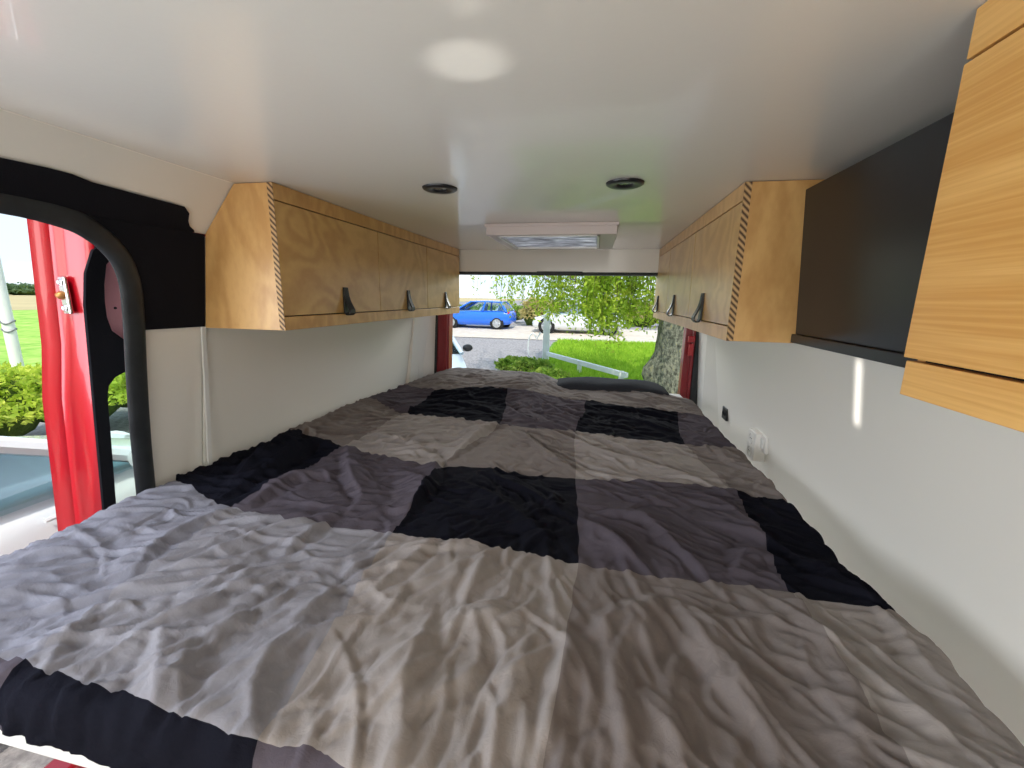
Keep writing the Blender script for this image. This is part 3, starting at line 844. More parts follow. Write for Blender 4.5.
def add_fold(pts, amp, w, seed, skew):
    """one raised crease: steep on one side, a long slope on the other, fading at both ends"""
    pts = smooth_line(pts, 2)
    m = 4 * w + .02
    x0, x1 = min(p[0] for p in pts) - m, max(p[0] for p in pts) + m
    y0, y1 = min(p[1] for p in pts) - m, max(p[1] for p in pts) + m
    k = (X > x0) & (X < x1) & (Y > y0) & (Y < y1)
    if not k.any(): return
    xs, ys = X[k], Y[k]
    best = np.full(xs.shape, 1e9); side = np.zeros(xs.shape); par = np.zeros(xs.shape)
    P_ = np.array(pts); L_ = np.hypot(*(P_[1:] - P_[:-1]).T); T_ = L_.sum(); acc = 0
    for p, q, l in zip(P_[:-1], P_[1:], L_):
        t = np.clip(((xs - p[0]) * (q[0] - p[0]) + (ys - p[1]) * (q[1] - p[1])) / l ** 2, 0, 1)
        dx, dy = xs - p[0] - t * (q[0] - p[0]), ys - p[1] - t * (q[1] - p[1])
        d = np.hypot(dx, dy); j = d < best
        best[j] = d[j]; side[j] = np.sign((q[0] - p[0]) * dy - (q[1] - p[1]) * dx)[j]; par[j] = ((acc + t * l) / T_)[j]
        acc += l
    tp = np.sin(np.pi * np.clip(par * .96 + .02, 0, 1)) ** .8
    ww = w * (.45 + .75 * tp) * (1 + .5 * (vnoise(xs * 25, ys * 25, seed) - .5))
    ww = ww * np.where(side * skew > 0, .62, 1.7)
    r_ = best / ww
    Zf[k] += amp * tp * (1.25 * np.exp(-(np.sqrt(r_ ** 2 + .06) * 1.15)) - .22 * np.exp(-((r_ - 2.2) / .9) ** 2))


FAMP = .0150
for k, (pts, a, w) in enumerate(FOLDS):
    add_fold(pts, FAMP * a, w * 1.15, 40 + k % 20, 1 if k % 3 else -1)

# wrinkles radiate from the middle of the bed: fold direction at every point
cx, cy = -.03, 1.15
ang = np.arctan2(Y - cy, X - cx); rad = np.hypot(X - cx, Y - cy)
near = 1 / (1 + np.exp((Y - 1.15) / .10))
dirx = near * np.cos(ang) + (1 - near) * np.where(X > -.35, .82, -.80)
diry = near * np.sin(ang) - (1 - near) * .55
l_ = np.hypot(dirx, diry) + 1e-6; dirx /= l_; diry /= l_

# soft undulation running with the wrinkles
def ridge(u, v, seed):
    a_ = vnoise(u, v, seed)
    return 1 - np.abs(2 * a_ - 1) ** 1.3


wx = X + .10 * (vnoise(X * 5, Y * 5, 30) - .5); wy = Y + .10 * (vnoise(X * 5, Y * 5, 31) - .5)
an2 = np.arctan2(wy - cy, wx - cx); rd2 = np.hypot(wx - cx, wy - cy)
polar = ridge(an2 * 6.0 + 20, rd2 * 2.6, 32) + .38 * ridge(an2 * 14 + 20, rd2 * 5, 33)
q1 = .82 * wy + .55 * wx; r1 = .82 * wx - .55 * wy                 # far right: wrinkles fall to the right
q2 = .80 * wy - .55 * wx; r2 = .80 * wx + .55 * wy
lin_ = np.where(X > -.35, ridge(q1 * 15 + 9, r1 * 3.2 + 9, 34) + .45 * ridge(q1 * 32 + 9, r1 * 7 + 9, 35), ridge(q2 * 15 + 9, r2 * 3.2 + 9, 34) + .45 * ridge(q2 * 32 + 9, r2 * 7 + 9, 35))
und = near * polar * np.clip(rd2 / .35, .25, 1.15) + (1 - near) * lin_ * .8
Zf += .0056 * und * (.08 + 1.05 * vnoise(X * 3.5, Y * 3.5, 36) ** 1.4) * (.45 + .55 * near)

# smaller creases running with the wrinkles
frs = np.random.RandomState(17)


def fdir(x, y):
    n_ = 1 / (1 + math.exp((y - 1.15) / .10))
    a_ = math.atan2(y - cy, x - cx)
    vx = n_ * math.cos(a_) + (1 - n_) * (.82 if x > -.35 else -.80); vy = n_ * math.sin(a_) - (1 - n_) * .55
    l = math.hypot(vx, vy) + 1e-6
    return vx / l, vy / l


for k in range(900):
    x = -1.25 + 1.9 * frs.rand(); y = .33 + 2.3 * frs.rand() ** 1.25
    L = .08 + .32 * frs.rand() ** 1.4
    tw_ = frs.normal() * .35; bend = frs.normal() * 1.6
    pts = [(x, y)]
    nst = 6
    for i in range(nst):
        dx_, dy_ = fdir(pts[-1][0], pts[-1][1]); a_ = tw_ + bend * (i / nst - .5)
        dx_, dy_ = dx_ * math.cos(a_) - dy_ * math.sin(a_), dx_ * math.sin(a_) + dy_ * math.cos(a_)
        pts.append((pts[-1][0] + dx_ * L / nst, pts[-1][1] + dy_ * L / nst))
    add_fold(pts, .0018 + .0058 * frs.rand() ** 2.2, .004 + .008 * frs.rand(), 60 + k % 20, frs.choice([-1, 1]))

# ---- let the cloth buckle: a little too much cloth across the folds, settling on the mattress
def relax(P, iters, eps, stiff=.22):
    base = P.copy()
    offs = [(0, 1, 1.0), (1, 0, 1.0), (1, 1, .6), (1, -1, .6), (0, 2, stiff), (2, 0, stiff), (0, 3, stiff * .5), (3, 0, stiff * .5)]
    cons = []
    for dv, du, k in offs:
        a_ = (slice(0, nv - dv), slice(max(0, -du), nu - max(0, du))); b_ = (slice(dv, nv), slice(max(0, du), nu + min(0, du)))
        D = base[b_] - base[a_]
        L0 = np.sqrt((D ** 2).sum(-1)); ex = D[..., 0] / L0; ey = D[..., 1] / L0
        perp = 1 - (ex * dirx[a_] + ey * diry[a_]) ** 2
        cons.append((a_, b_, k, L0 * (1 + eps[a_] * (.15 + .85 * perp))))
    vel = np.zeros_like(P)
    cnt = np.zeros(P.shape[:2])
    for a_, b_, k, L in cons: cnt[a_] += k; cnt[b_] += k
    for it in range(iters):
        vel[..., 2] -= .00002
        Q = P + vel
        for sub in range(3):
            acc = np.zeros_like(Q)
            for a_, b_, k, L in cons:
                D = Q[b_] - Q[a_]; l = np.sqrt((D ** 2).sum(-1)) + 1e-9
                c = (D * (.5 * k * (1 - L / l))[..., None])
                acc[a_] += c; acc[b_] -= c
            Q += 1.35 * acc / cnt[..., None]
            Q[..., 2] = np.maximum(Q[..., 2], 0)
            # stay near where it was laid
            Q[..., :2] += .03 * (base[..., :2] - Q[..., :2])
        vel = .90 * (Q - P)
        P = Q
    return P


Z0 = np.maximum(Zf + .010 + .007 * (vnoise(X * 9, Y * 9, 7) - .5) + .004 * (vnoise(X * 30, Y * 30, 8) - .5), 0)
P = np.stack([X, Y, Z0], -1)
eps = .10 + .05 * (vnoise(X * 4, Y * 4, 9) - .5)
P = relax(P, 9, eps)
X, Y, Zc = P[..., 0], P[..., 1], P[..., 2]


def sstep(a, b, x):
    t = np.clip((x - a) / (b - a), 0, 1); return t * t * (3 - 2 * t)


def base_height(x, y):
    h = -.606 + 0 * x
    h = h + sstep(2.15, 2.72, y) * (.085 - .05 * sstep(-.45, -.12, x) - .03 * sstep(.30, .60, x) - .05 * sstep(-.95, -1.2, x))
    h = h + .020 * sstep(1.05, .80, y) * sstep(.2, .5, x)           # fuller near the right front
    h = h + .020 * sstep(-1.0, -1.2, x) * sstep(2.6, 2.0, y)         # rides up against the wall
    h = h + .012 * (vnoise(x * 3, y * 3, 21) - .5)
    return h


# wrap the cloth over the edges of the bed
def half(nx, ny, px, py):
    return (X - px) * nx + (Y - py) * ny


cl = V((-.14, -.26)).normalized()
edges = [(0, -1, .372), None, None]
E_ = np.stack([half(0, -1, 0, .374), half(1, 0, .605, 0), half(cl.x, cl.y, -.99, .374), half(-1, 0, -1.262, 0) - 10 * (Y > 1.0), half(0, 1, 0, 2.915)], 0)
NN = np.array([(0, -1), (1, 0), (cl.x, cl.y), (-1, 0), (0, 1)], float)
kmax = E_.argmax(0); dmax = E_.max(0)
RW = .028
s = dmax + RW                                  # arc length past the start of the roll
H = base_height(X, Y)
nx, ny = NN[kmax, 0], NN[kmax, 1]
th = np.clip(s / RW, 0, math.pi / 2)
over = np.maximum(s - RW * math.pi / 2, 0)
inside = s <= 0
out_n = np.where(inside, 0, RW * np.sin(th) - s)       # shift along n relative to flat
dz = np.where(inside, 0, -RW * (1 - np.cos(th)) - over)
thk = Zc + .004
PX = X + nx * out_n + nx * np.where(inside, 0, np.sin(th)) * thk * .5
PY = Y + ny * out_n + ny * np.where(inside, 0, np.sin(th)) * thk * .5
PZ = H + dz + np.where(inside, 1, np.cos(th)) * thk
# keep clear of the left wall
lim = -1.17 - .15 * (.17 - PZ) + .006
PX = np.where((Y > .95) & (PX < lim), lim, PX)

verts = np.stack([PX, PY, PZ], -1).reshape(-1, 3)
org = np.array([-.30, 1.6, -.66])
idx = np.arange(nv * nu).reshape(nv, nu)
faces = np.stack([idx[:-1, :-1], idx[1:, :-1], idx[1:, 1:], idx[:-1, 1:]], -1).reshape(-1, 4)
me = bpy.data.meshes.new('duvet')
me.vertices.add(len(verts)); me.vertices.foreach_set('co', (verts - org).ravel())
me.loops.add(faces.size); me.loops.foreach_set('vertex_index', faces.ravel().astype(np.int32))
me.polygons.add(len(faces)); me.polygons.foreach_set('loop_start', np.arange(0, faces.size, 4, dtype=np.int32))
me.polygons.foreach_set('loop_total', np.full(len(faces), 4, np.int32))
# patch colours: 0 beige, 1 taupe, 2 plum grey, 3 black, then two with door light in the colour
PAT = [[1, 1, 1, 1, 1], [2, 3, 2, 3, 2], [1, 0, 1, 0, 1], [3, 2, 3, 2, 3], [5, 4, 0, 1, 0], [2, 3, 2, 3, 2]]
fu = np.minimum(np.floor((us[:-1] + us[1:]) / 2).astype(int), 4); fv = np.minimum(np.floor((vs_[:-1] + vs_[1:]) / 2).astype(int), 5)
mi = np.array(PAT)[fv[:, None], fu[None, :]].astype(np.int32).ravel()
me.update(calc_edges=True)
me.polygons.foreach_set('material_index', mi)
me.polygons.foreach_set('use_smooth', np.ones(len(faces), bool))
for k in ('fabL', 'fabT', 'fabP', 'fabB', 'fabT_lit', 'fabL_lit'): me.materials.append(M[k])
me.validate()
duvet = bpy.data.objects.new('duvet', me); COL.objects.link(duvet)
duvet.location = (org[0], org[1], org[2] + EYE)
tag(duvet, 'rumpled patchwork duvet in black, plum grey, taupe and beige squares covering the bed', 'duvet')
md = duvet.modifiers.new('thickness', 'SOLIDIFY'); md.thickness = .004; md.offset = -1

# dark pillow at the far end
mb = MB()
rings = []
NP = 40
for i in range(17):
    t = -1 + 2 * i / 16
    ring = []
    for k in range(NP):
        a = 2 * math.pi * k / NP
        cu = abs(math.cos(a)) ** .6 * (1 if math.cos(a) > 0 else -1); cv = abs(math.sin(a)) ** .9 * (1 if math.sin(a) > 0 else -1)
        e = (1 - abs(t) ** 3.2) ** .55
        sx = .37 * t
        yy = cu * .16 * (.86 + .14 * e)
        zz = cv * .055 * (.10 + .90 * e) * (1 + .06 * math.sin(7 * t + 3 * a))
        ring.append((.10 + sx, 2.775 + yy, -.572 + zz))
    rings.append(ring)
mb.loft(rings)
tag(mb.build('pillow', M['pillow'], smooth=True, angle=180), 'charcoal pillow at the far end of the bed, below the rear opening', 'pillow')

# ================================================================ OUTSIDE (heights from the ground up)
G0 = 0.0


def gz(x, y):
    return .035 * min(max(0, y - 12.0), 11.0) - .02


def ground_patch(name, xs, ys, dz, m, label=None):
    mb = MB(); n0 = 0
    vs = [[mb.bm.verts.new((x, y, gz(x, y) + dz)) for x in xs] for y in ys]
    for i in range(len(ys) - 1):
        for j in range(len(xs) - 1):
            mb.bm.faces.new((vs[i][j], vs[i][j + 1], vs[i + 1][j + 1], vs[i + 1][j]))
    return struct(mb.build(name, m, up=0), label)


R_ = lambda a, b, n: [a + (b - a) * i / n for i in range(n + 1)]
ground_patch('ground', [-300, -60, -30, -14, -8, 0, 10, 30, 80, 300], [-60, -20, 0, 6, 10, 12, 14, 16, 18, 20, 23, 30, 60, 150, 600], -.01, M['gravel'], 'gravel yard around the van')
ground_patch('road', R_(-13, 40, 6), [18.3, 19, 20, 21, 22, 23, 24.2], .012, M['road'], 'pale sunlit road beyond the gravel')
ground_patch('lawn', R_(-1.7, 14, 8), [8.0, 10, 12, 14, 16, 17.8], .006, M['soil'], 'lawn to the right of the white post')
ground_patch('field', [-400, -150, -60, -44], [-60, -10, 10, 12, 23, 40, 120, 500], .03, M['field'], 'dry pale field on the skyline')
ground_patch('field_margin', [-44, -30, -20, -13, -9], [-60, -10, 0, 4, 8, 12, 16, 20, 23, 40], .02, M['green_field'], 'green strip of meadow behind the hedge')


def quads(name, C, U, W, m, parent=None, origin=(0, 0, 0)):
    """many small leaf blades: centres C, half-axes U and W"""
    C = np.asarray(C) - np.asarray(origin); n = len(C)
    v = np.stack([C - U, C + W * .8 - U * .1, C + U, C - W * .8 - U * .1], 1).reshape(-1, 3)
    f = np.arange(n * 4).reshape(n, 4)
    me = bpy.data.meshes.new(name)
    me.vertices.add(n * 4); me.vertices.foreach_set('co', v.ravel())
    me.loops.add(n * 4); me.loops.foreach_set('vertex_index', f.ravel().astype(np.int32))
    me.polygons.add(n); me.polygons.foreach_set('loop_start', np.arange(0, n * 4, 4, dtype=np.int32)); me.polygons.foreach_set('loop_total', np.full(n, 4, np.int32))
    me.update(calc_edges=True); me.materials.append(m)
    o = bpy.data.objects.new(name, me); COL.objects.link(o)
    if parent is not None:
        o.parent = parent
    return o


def rand_axes(n, size, rs, flat=.0):
    a = rs.normal(size=(n, 3)); a[:, 2] *= (1 - flat); a /= np.linalg.norm(a, axis=1)[:, None]
    b = rs.normal(size=(n, 3)); b -= (a * b).sum(1)[:, None] * a; b /= np.linalg.norm(b, axis=1)[:, None]
    sz = size * (.6 + .8 * rs.rand(n))[:, None]
    return a * sz, b * sz * .6


# ---- lawn blades
rs = np.random.RandomState(3)
n = 26000
gx = rs.rand(n) * 8.5 - 1.5; gy = 9.5 + rs.rand(n) ** .8 * 8.2
C = np.stack([gx, gy, np.array([gz(a, b) for a, b in zip(gx, gy)]) + .09], 1)
U = np.stack([.05 * rs.normal(size=n), .05 * rs.normal(size=n), .07 + .09 * rs.rand(n)], 1)
W = np.stack([.012 * np.ones(n) * rs.choice([-1, 1], n), .006 * rs.normal(size=n), 0 * gx], 1) * 1.6
tag(quads('grass', C, U, W, M['grass']), 'bright green grass of the lawn behind the white post and rail', 'grass', kind='stuff')


# ---- birch with hanging branches
def weeping_birch():
    bx, by = 1.50, 8.55
    r = root('birch_tree', (bx, by, 0), 'large weeping birch with a rough lichened trunk just behind the van', 'tree', up=0)
    mb = MB()
    rings = []
    NB = 36
    for i in range(40):
        z = -.05 + i * .15
        rad0 = .375 * (1 - .035 * z) + .10 * math.exp(-z / .25)
        ring = []
        for k in range(NB):
            a = 2 * math.pi * k / NB
            rr = rad0 * (1 + .05 * math.sin(3 * a + z * 1.3) + .035 * math.sin(7 * a - z * 4) + .03 * math.sin(11 * a + z * 9 + 2 * math.sin(z * 5)))
            # burl on the left side
            da = math.atan2(math.sin(a - math.pi), math.cos(a - math.pi))
            rr += .20 * math.exp(-(da / .55) ** 2 - ((z - .62) / .26) ** 2)
            ring.append((bx + .03 * z + rr * math.cos(a), by + rr * math.sin(a) + .02 * z, z))
        rings.append(ring)
    mb.loft(rings)
    mb.build('trunk', M['bark'], r, smooth=True, up=0)
    # limbs
    rs = np.random.RandomState(8)
    ends = []
    limbs = MB()
    for k in range(9):
        a = 2 * math.pi * k / 9 + rs.rand() * .5
        L = 3.2 + 1.6 * rs.rand()
        z0 = 3.3 + 2.2 * rs.rand()
        p = [V((bx + .1, by + .05, z0))]
        for s_ in range(1, 9):
            t = s_ / 8
            p.append(V((bx + .1 + L * t * math.cos(a + .2 * t), by + L * t * math.sin(a + .2 * t), z0 + 1.6 * math.sin(t * 2.0) - .2 * t)))
        limbs.tube(p, [.11 * (1 - .85 * i / 8) for i in range(9)], 7)
        ends.append(p)
    limbs.build('limb', M['bark'], r, smooth=True, up=0)
    # hanging twigs with leaves
    C, U, W = [], [], []
    tw = MB()
    def strand(x, y, ztop, zbot, dens):
        sway = rs.normal(size=2) * .12
        nseg = 7
        pts = []
        for i in range(nseg):
            t = i / (nseg - 1)
            pts.append(V((x + sway[0] * t + .03 * math.sin(5 * t + x * 7), y + sway[1] * t, ztop + (zbot - ztop) * t)))
        tw.tube(pts, [.006 * (1 - .7 * i / (nseg - 1)) for i in range(nseg)], 4, False)
        n = int(1.5 * dens * (ztop - zbot))
        t = rs.rand(n)
        spread = .055 + .06 * rs.rand()
        c = np.stack([np.interp(t, np.linspace(0, 1, nseg), [q[j] for q in pts]) for j in range(3)], 1) + rs.normal(size=(n, 3)) * spread
        C.append(c)
        a, b = rand_axes(n, .043, rs); a[:, 2] -= .012
        U.append(a); W.append(b)
    # the curtain between van and road: clusters of strands at different depths
    for (x, y, zb, nn, wd, dens) in [
            (-2.75, 10.0, 2.05, 5, .30, 12), (-2.2, 9.8, 1.85, 6, .22, 14), (-1.85, 9.6, 1.85, 8, .20, 26), (-1.45, 9.4, 1.62, 9, .20, 34), (-1.10, 9.2, 1.55, 9, .16, 40), (-.85, 10.0, 1.40, 6, .12, 30),
            (-.62, 9.3, 1.62, 12, .16, 46), (-.35, 9.2, 1.55, 12, .16, 46), (-.10, 9.0, 1.38, 14, .14, 50), (.10, 9.1, 1.22, 12, .10, 50), (.22, 8.8, 1.05, 7, .06, 46), (.35, 9.0, 1.32, 12, .12, 48),
            (.55, 9.2, 1.38, 10, .12, 44), (.75, 9.3, 1.55, 8, .14, 36), (.98, 9.2, 1.30, 9, .14, 40), (1.15, 8.8, 1.5, 9, .12, 44), (-.95, 11.5, 1.2, 4, .10, 22), (.62, 10.8, 1.25, 6, .16, 30), (1.05, 10.6, 1.3, 6, .2, 30)]:
        for _ in range(nn):
            strand(x + rs.normal() * wd, y + rs.normal() * .3, 4.6 + .8 * rs.rand(), zb + abs(rs.normal()) * .22, dens * (.7 + .6 * rs.rand()))
    # crown above
    for p in ends:
        for q in p[3:]:
            for _ in range(3):
                strand(q.x + rs.normal() * .5, q.y + rs.normal() * .5, q.z + .2, max(2.75, q.z - 1.0 - 1.2 * rs.rand()), 26)
    tw.build('twigs', M['twig'], r, up=0)['kind'] = 'stuff'
    lv = quads('leaves', np.concatenate(C), np.concatenate(U), np.concatenate(W), M['birchleaf'], r, (bx, by, 0))
    lv['kind'] = 'stuff'


weeping_birch()


def bush(name, label, cat, blobs, m, n, size, seed, core=True, flat=.2, group=None):
    """leafy mass: dark inside core with leaves over its surface"""
    rs = np.random.RandomState(seed)
    b0 = blobs[0]
    zmin = min(b[2] - b[5] for b in blobs)
    r = root(name, (b0[0], b0[1], max(zmin, gz(b0[0], b0[1]))), label, cat, group, up=0)
    off = V(r.location)
    C = []
    vol = sum((b[3] * b[4] + b[3] * b[5] + b[4] * b[5]) for b in blobs)
    for x, y, z, rx, ry, rz in blobs:
        k = int(n * (rx * ry + rx * rz + ry * rz) / vol)
        d = rs.normal(size=(k, 3)); d /= np.linalg.norm(d, axis=1)[:, None]; d[:, 2] = np.abs(d[:, 2]) * 1.15 - .15
        d *= (.80 + .28 * rs.rand(k) ** .7)[:, None]
        # lumps
        lump = 1 + .12 * np.sin(d[:, 0] * 7 + x) * np.sin(d[:, 1] * 9 + y) + .10 * np.sin(d[:, 2] * 11 + d[:, 0] * 8)
        C.append(np.array([x, y, z]) + d * lump[:, None] * np.array([rx, ry, rz]))
    C = np.concatenate(C); C[:, 2] = np.maximum(C[:, 2], .02)
    U, W = rand_axes(len(C), size, rs, flat)
    lv = quads('foliage', C, U, W, m, r, tuple(off)); lv['kind'] = 'stuff'
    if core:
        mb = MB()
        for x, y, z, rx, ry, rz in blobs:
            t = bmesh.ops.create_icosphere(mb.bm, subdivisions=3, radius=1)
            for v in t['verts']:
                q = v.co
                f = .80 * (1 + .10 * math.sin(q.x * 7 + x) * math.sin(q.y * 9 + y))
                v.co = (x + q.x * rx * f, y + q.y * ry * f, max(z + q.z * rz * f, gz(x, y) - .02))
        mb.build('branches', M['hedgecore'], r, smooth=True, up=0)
    return r


# hedge beside the yard, seen through the side door
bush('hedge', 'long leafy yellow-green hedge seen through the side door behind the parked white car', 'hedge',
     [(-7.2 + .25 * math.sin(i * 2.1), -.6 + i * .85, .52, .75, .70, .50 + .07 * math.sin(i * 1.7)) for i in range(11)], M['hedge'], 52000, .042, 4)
# plants at the foot of the rear doors
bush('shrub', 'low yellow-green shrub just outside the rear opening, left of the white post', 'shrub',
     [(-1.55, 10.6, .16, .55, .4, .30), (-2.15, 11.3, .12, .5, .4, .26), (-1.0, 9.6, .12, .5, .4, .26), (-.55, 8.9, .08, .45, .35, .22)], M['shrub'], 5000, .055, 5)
bush('shrub', 'pale dry-looking bush behind the tail of the blue car', 'shrub',
     [(-3.6, 25.6, .95, .9, .7, 1.0), (-2.4, 25.8, .8, .9, .7, .95)], M['dryleaf'], 4200, .10, 6)
bush('hedge', 'far green hedge across the road behind the white car', 'hedge',
     [(i * 1.9 + .9, 27.2 + .4 * math.sin(i), .65 + gz(0, 27), 1.25, .8, .75 + .15 * math.sin(i * 2.3)) for i in range(9)], M['dryleaf'], 9000, .11, 7)
bush('hedge', 'far low hedge across the road behind the blue car', 'hedge',
     [(-14 + i * 1.7, 27.6 + .3 * math.sin(i * 1.3), .55 + gz(0, 27), 1.2, .8, .55) for i in range(6)], M['shrub'], 5000, .10, 12)
bush('hedge', 'distant dark treeline on the left skyline', 'trees',
     [(-150, -20 + i * 9, 1.5, 4, 6, 2.4 + .8 * math.sin(i * 1.9)) for i in range(17)], M['farleaf'], 9000, .5, 9)

# white post, knee rail
r = root('fence', (-1.42, 12.6, 0), 'white painted corner post with a low knee rail beside the lawn', 'fence', up=0)
mb = MB(); mb.box(-1.52, -1.335, 12.52, 12.69, 0, 1.64)
mb.hexa([(-1.53, 12.51, 1.64), (-1.325, 12.51, 1.64), (-1.325, 12.70, 1.64), (-1.53, 12.70, 1.64), (-1.46, 12.58, 1.70), (-1.40, 12.58, 1.70), (-1.40, 12.63, 1.70), (-1.46, 12.63, 1.70)])
mb.build('post', M['postwhite'], r, bevel=.01, up=0)
A, B = V((-1.38, 12.55, .36)), V((.75, 9.6, .33))
t = (B - A).normalized(); sd = V((-t.y, t.x, 0)) * .045
mb = MB(); mb.hexa([A - sd + V((0, 0, -.06)), A + sd + V((0, 0, -.06)), B + sd + V((0, 0, -.06)), B - sd + V((0, 0, -.06)), A - sd + V((0, 0, .06)), A + sd + V((0, 0, .06)), B + sd + V((0, 0, .06)), B - sd + V((0, 0, .06))][0:1] + [A + sd + V((0, 0, -.06)), B + sd + V((0, 0, -.06)), B - sd + V((0, 0, -.06)), A - sd + V((0, 0, .06)), A + sd + V((0, 0, .06)), B + sd + V((0, 0, .06)), B - sd + V((0, 0, .06))])
mb.build('rail', M['postwhite'], r, bevel=.008, up=0)
for k in (.48, .95):
    c = A.lerp(B, k)
    mb = MB(); mb.box(c.x - .06, c.x + .06, c.y - .06, c.y + .06, 0, .40); mb.build('short_post', M['postwhite'], r, bevel=.008, up=0)
# bent pale hoop beside the post
mb = MB()
hoop = [(-1.86 + .14 * math.cos(a) * 1.0, 12.75, .52 + .42 * math.sin(a)) for a in [math.radians(d) for d in range(35, 290, 10)]]
mb.tube([(-1.62, 12.75, .98)] + hoop + [(-1.70, 12.75, .02)], .022, 8)
tag(mb.build('hoop_rail', M['postwhite'], smooth=True, up=0), 'thin curved pale hoop standing just left of the white post', 'rail')

# white pole seen through the side door
r = root('pole', (-10.2, 5.62, 0), 'tall white pole behind the hedge, seen through the side door', 'pole', up=0)
mb = MB(); mb.tube([(-10.2, 5.62, 0), (-10.2, 5.62, 3), (-10.2, 5.62, 7)], [.085, .078, .065], 20); mb.build('shaft', M['pole'], r, smooth=True, up=0)
for z in (1.28, 1.42):
    mb = MB(); mb.tube([(-10.2 + .09 * math.cos(a), 5.62 + .09 * math.sin(a), z + .03 * math.sin(2 * a)) for a in [2 * math.pi * k / 16 for k in range(17)]], .012, 6, False)
    mb.build('wire_tie', M['wire'], r, smooth=True, up=0)


# ---------------------------------------------------------------- cars
def car(label, loc, rz, paint, L=4.0, Wd=1.72, H=1.47, belt=.95, bonnet=.90, roof=(-1.55, .30), base=(-1.86, 1.12), group=None, simple=True, wheelbase=2.52, wr=.30, wheel_shift=0.0):
    """front towards local +x"""
    r = root('car', loc, label, 'car', group, rz, up=0)
    hw = Wd / 2; h = L / 2
    def ring(x, zb, zt, w, crown=0.03):
        ty = [(-.86, 0), (-.97, .18), (-1.0, .42), (-1.0, .62), (-.975, .84), (-.91, .97), (-.6, 1.0 + crown * .7), (0, 1.0 + crown), (.6, 1.0 + crown * .7), (.91, .97), (.975, .84), (1.0, .62), (1.0, .42), (.97, .18), (.86, 0)]
        return [(x, w * a, zb + (zt - zb) * b) for a, b in ty]
    st = [(-h, .42, .70, .74), (-h + .04, .30, .86, .88), (-h + .16, .24, belt - .02, .96), (-h + .5, .20, belt, 1.0), (-.6, .18, belt, 1.0), (.4, .18, belt - .01, 1.0), (base[1] - .05, .18, belt - .02, .99), (base[1] + .1, .18, bonnet + .01, .985),
          (h - .55, .19, bonnet - .06, .97), (h - .25, .20, bonnet - .14, .92), (h - .09, .24, bonnet - .26, .82), (h, .34, bonnet - .36, .68)]
    mb = MB(); mb.loft([ring(x, a, b, hw * w) for x, a, b, w in st]); mb.build('body', paint, r, smooth=True, local=True, angle=60)
    # glasshouse
    bw, rw = hw * .93, hw * .70
    xb0, xb1 = base; xr0, xr1 = roof
    zb = belt - .03; zt = H - .055
    def gl(x, y, z): return (x, y, z)
    # roof shell
    mb = MB()
    rr = []
    for i in range(9):
        t = i / 8; x = xr0 - .04 + (xr1 + .02 - xr0 + .04) * t
        zz = zt + .055 * math.sin(math.pi * (.12 + .80 * t)) ** .7
        rr.append([(x, rw * c, zt - .02 + (zz - zt + .02) * (1 - abs(c) ** 3)) for c in (-1.02, -.9, -.6, -.3, 0, .3, .6, .9, 1.02)] + [(x, rw * c, zt - .035) for c in (1.0, .5, 0, -.5, -1.0)])
    mb.loft(rr); roofo = mb.build('roof', paint, r, smooth=True, local=True, angle=60)
    # pillars, one frame per side
    for s in (-1, 1):
        mb = MB()
        xm = xr0 + (xr1 - xr0) * .52
        xmb = xb0 + (xb1 - xb0) * .47
        for (xa, xc, w) in ((xb1, xr1, .042), (xmb, xm, .045), (xb0 + .10, xr0 + .02, .075)):
            mb.tube([(xa, s * bw, zb), ((xa + xc) / 2, s * (bw + rw) / 2 * 1.01, (zb + zt) / 2), (xc, s * rw, zt - .01)], w, 8)
        mb.tube([(xr0, s * rw, zt - .02), ((xr0 + xr1) / 2, s * rw * 1.01, zt - .005), (xr1, s * rw, zt - .02)], .032, 8)
        mb.build('pillar_frame', paint, r, smooth=True, local=True)
    def pane(nm, pts, m=None):
        mb = MB(); c = [V(p) for p in pts]
        nn = (c[1] - c[0]).cross(c[2] - c[0]).normalized() * .006
        mb.prism([tuple(p) for p in c], tuple(nn)); mb.build(nm, m or M['carglass'], r, local=True)
    xm = xr0 + (xr1 - xr0) * .52; xmb = xb0 + (xb1 - xb0) * .47
    for s in (-1, 1):
        pane('side_window', [(xmb + .02, s * bw, zb), (xb1 - .02, s * bw, zb), (xr1 - .01, s * rw, zt - .02), (xm + .02, s * rw, zt - .02)])
        pane('side_window', [(xb0 + .12, s * bw, zb), (xmb - .02, s * bw, zb), (xm - .02, s * rw, zt - .02), (xr0 + .05, s * rw, zt - .02)])
    pane('windscreen', [(xb1 + .02, -bw, zb), (xb1 + .02, bw, zb), (xr1 + .01, rw, zt - .02), (xr1 + .01, -rw, zt - .02)])
    pane('rear_window', [(xb0 + .02, -bw, zb + .06), (xb0 + .02, bw, zb + .06), (xr0 - .03, rw, zt - .03), (xr0 - .03, -rw, zt - .03)])
    # cabin: seats and dash below the glass
    mb = MB(); mb.box(xb0 + .2, xb1 - .1, -bw + .06, bw - .06, zb - .04, zb + .015)
    for sx in (-.15, -1.05):
        for sy in (-.36, .36):
            mb.hexa([(sx - .14, sy - .22, zb - .05), (sx + .02, sy - .22, zb - .05), (sx + .02, sy + .22, zb - .05), (sx - .14, sy + .22, zb - .05), (sx - .24, sy - .17, zb + .22), (sx - .14, sy - .17, zb + .22), (sx - .14, sy + .17, zb + .22), (sx - .24, sy + .17, zb + .22)])
            mb.box(sx - .26, sx - .17, sy - .10, sy + .10, zb + .22, zb + .38)
    mb.build('seats', M['carin'], r, local=True, bevel=.02)
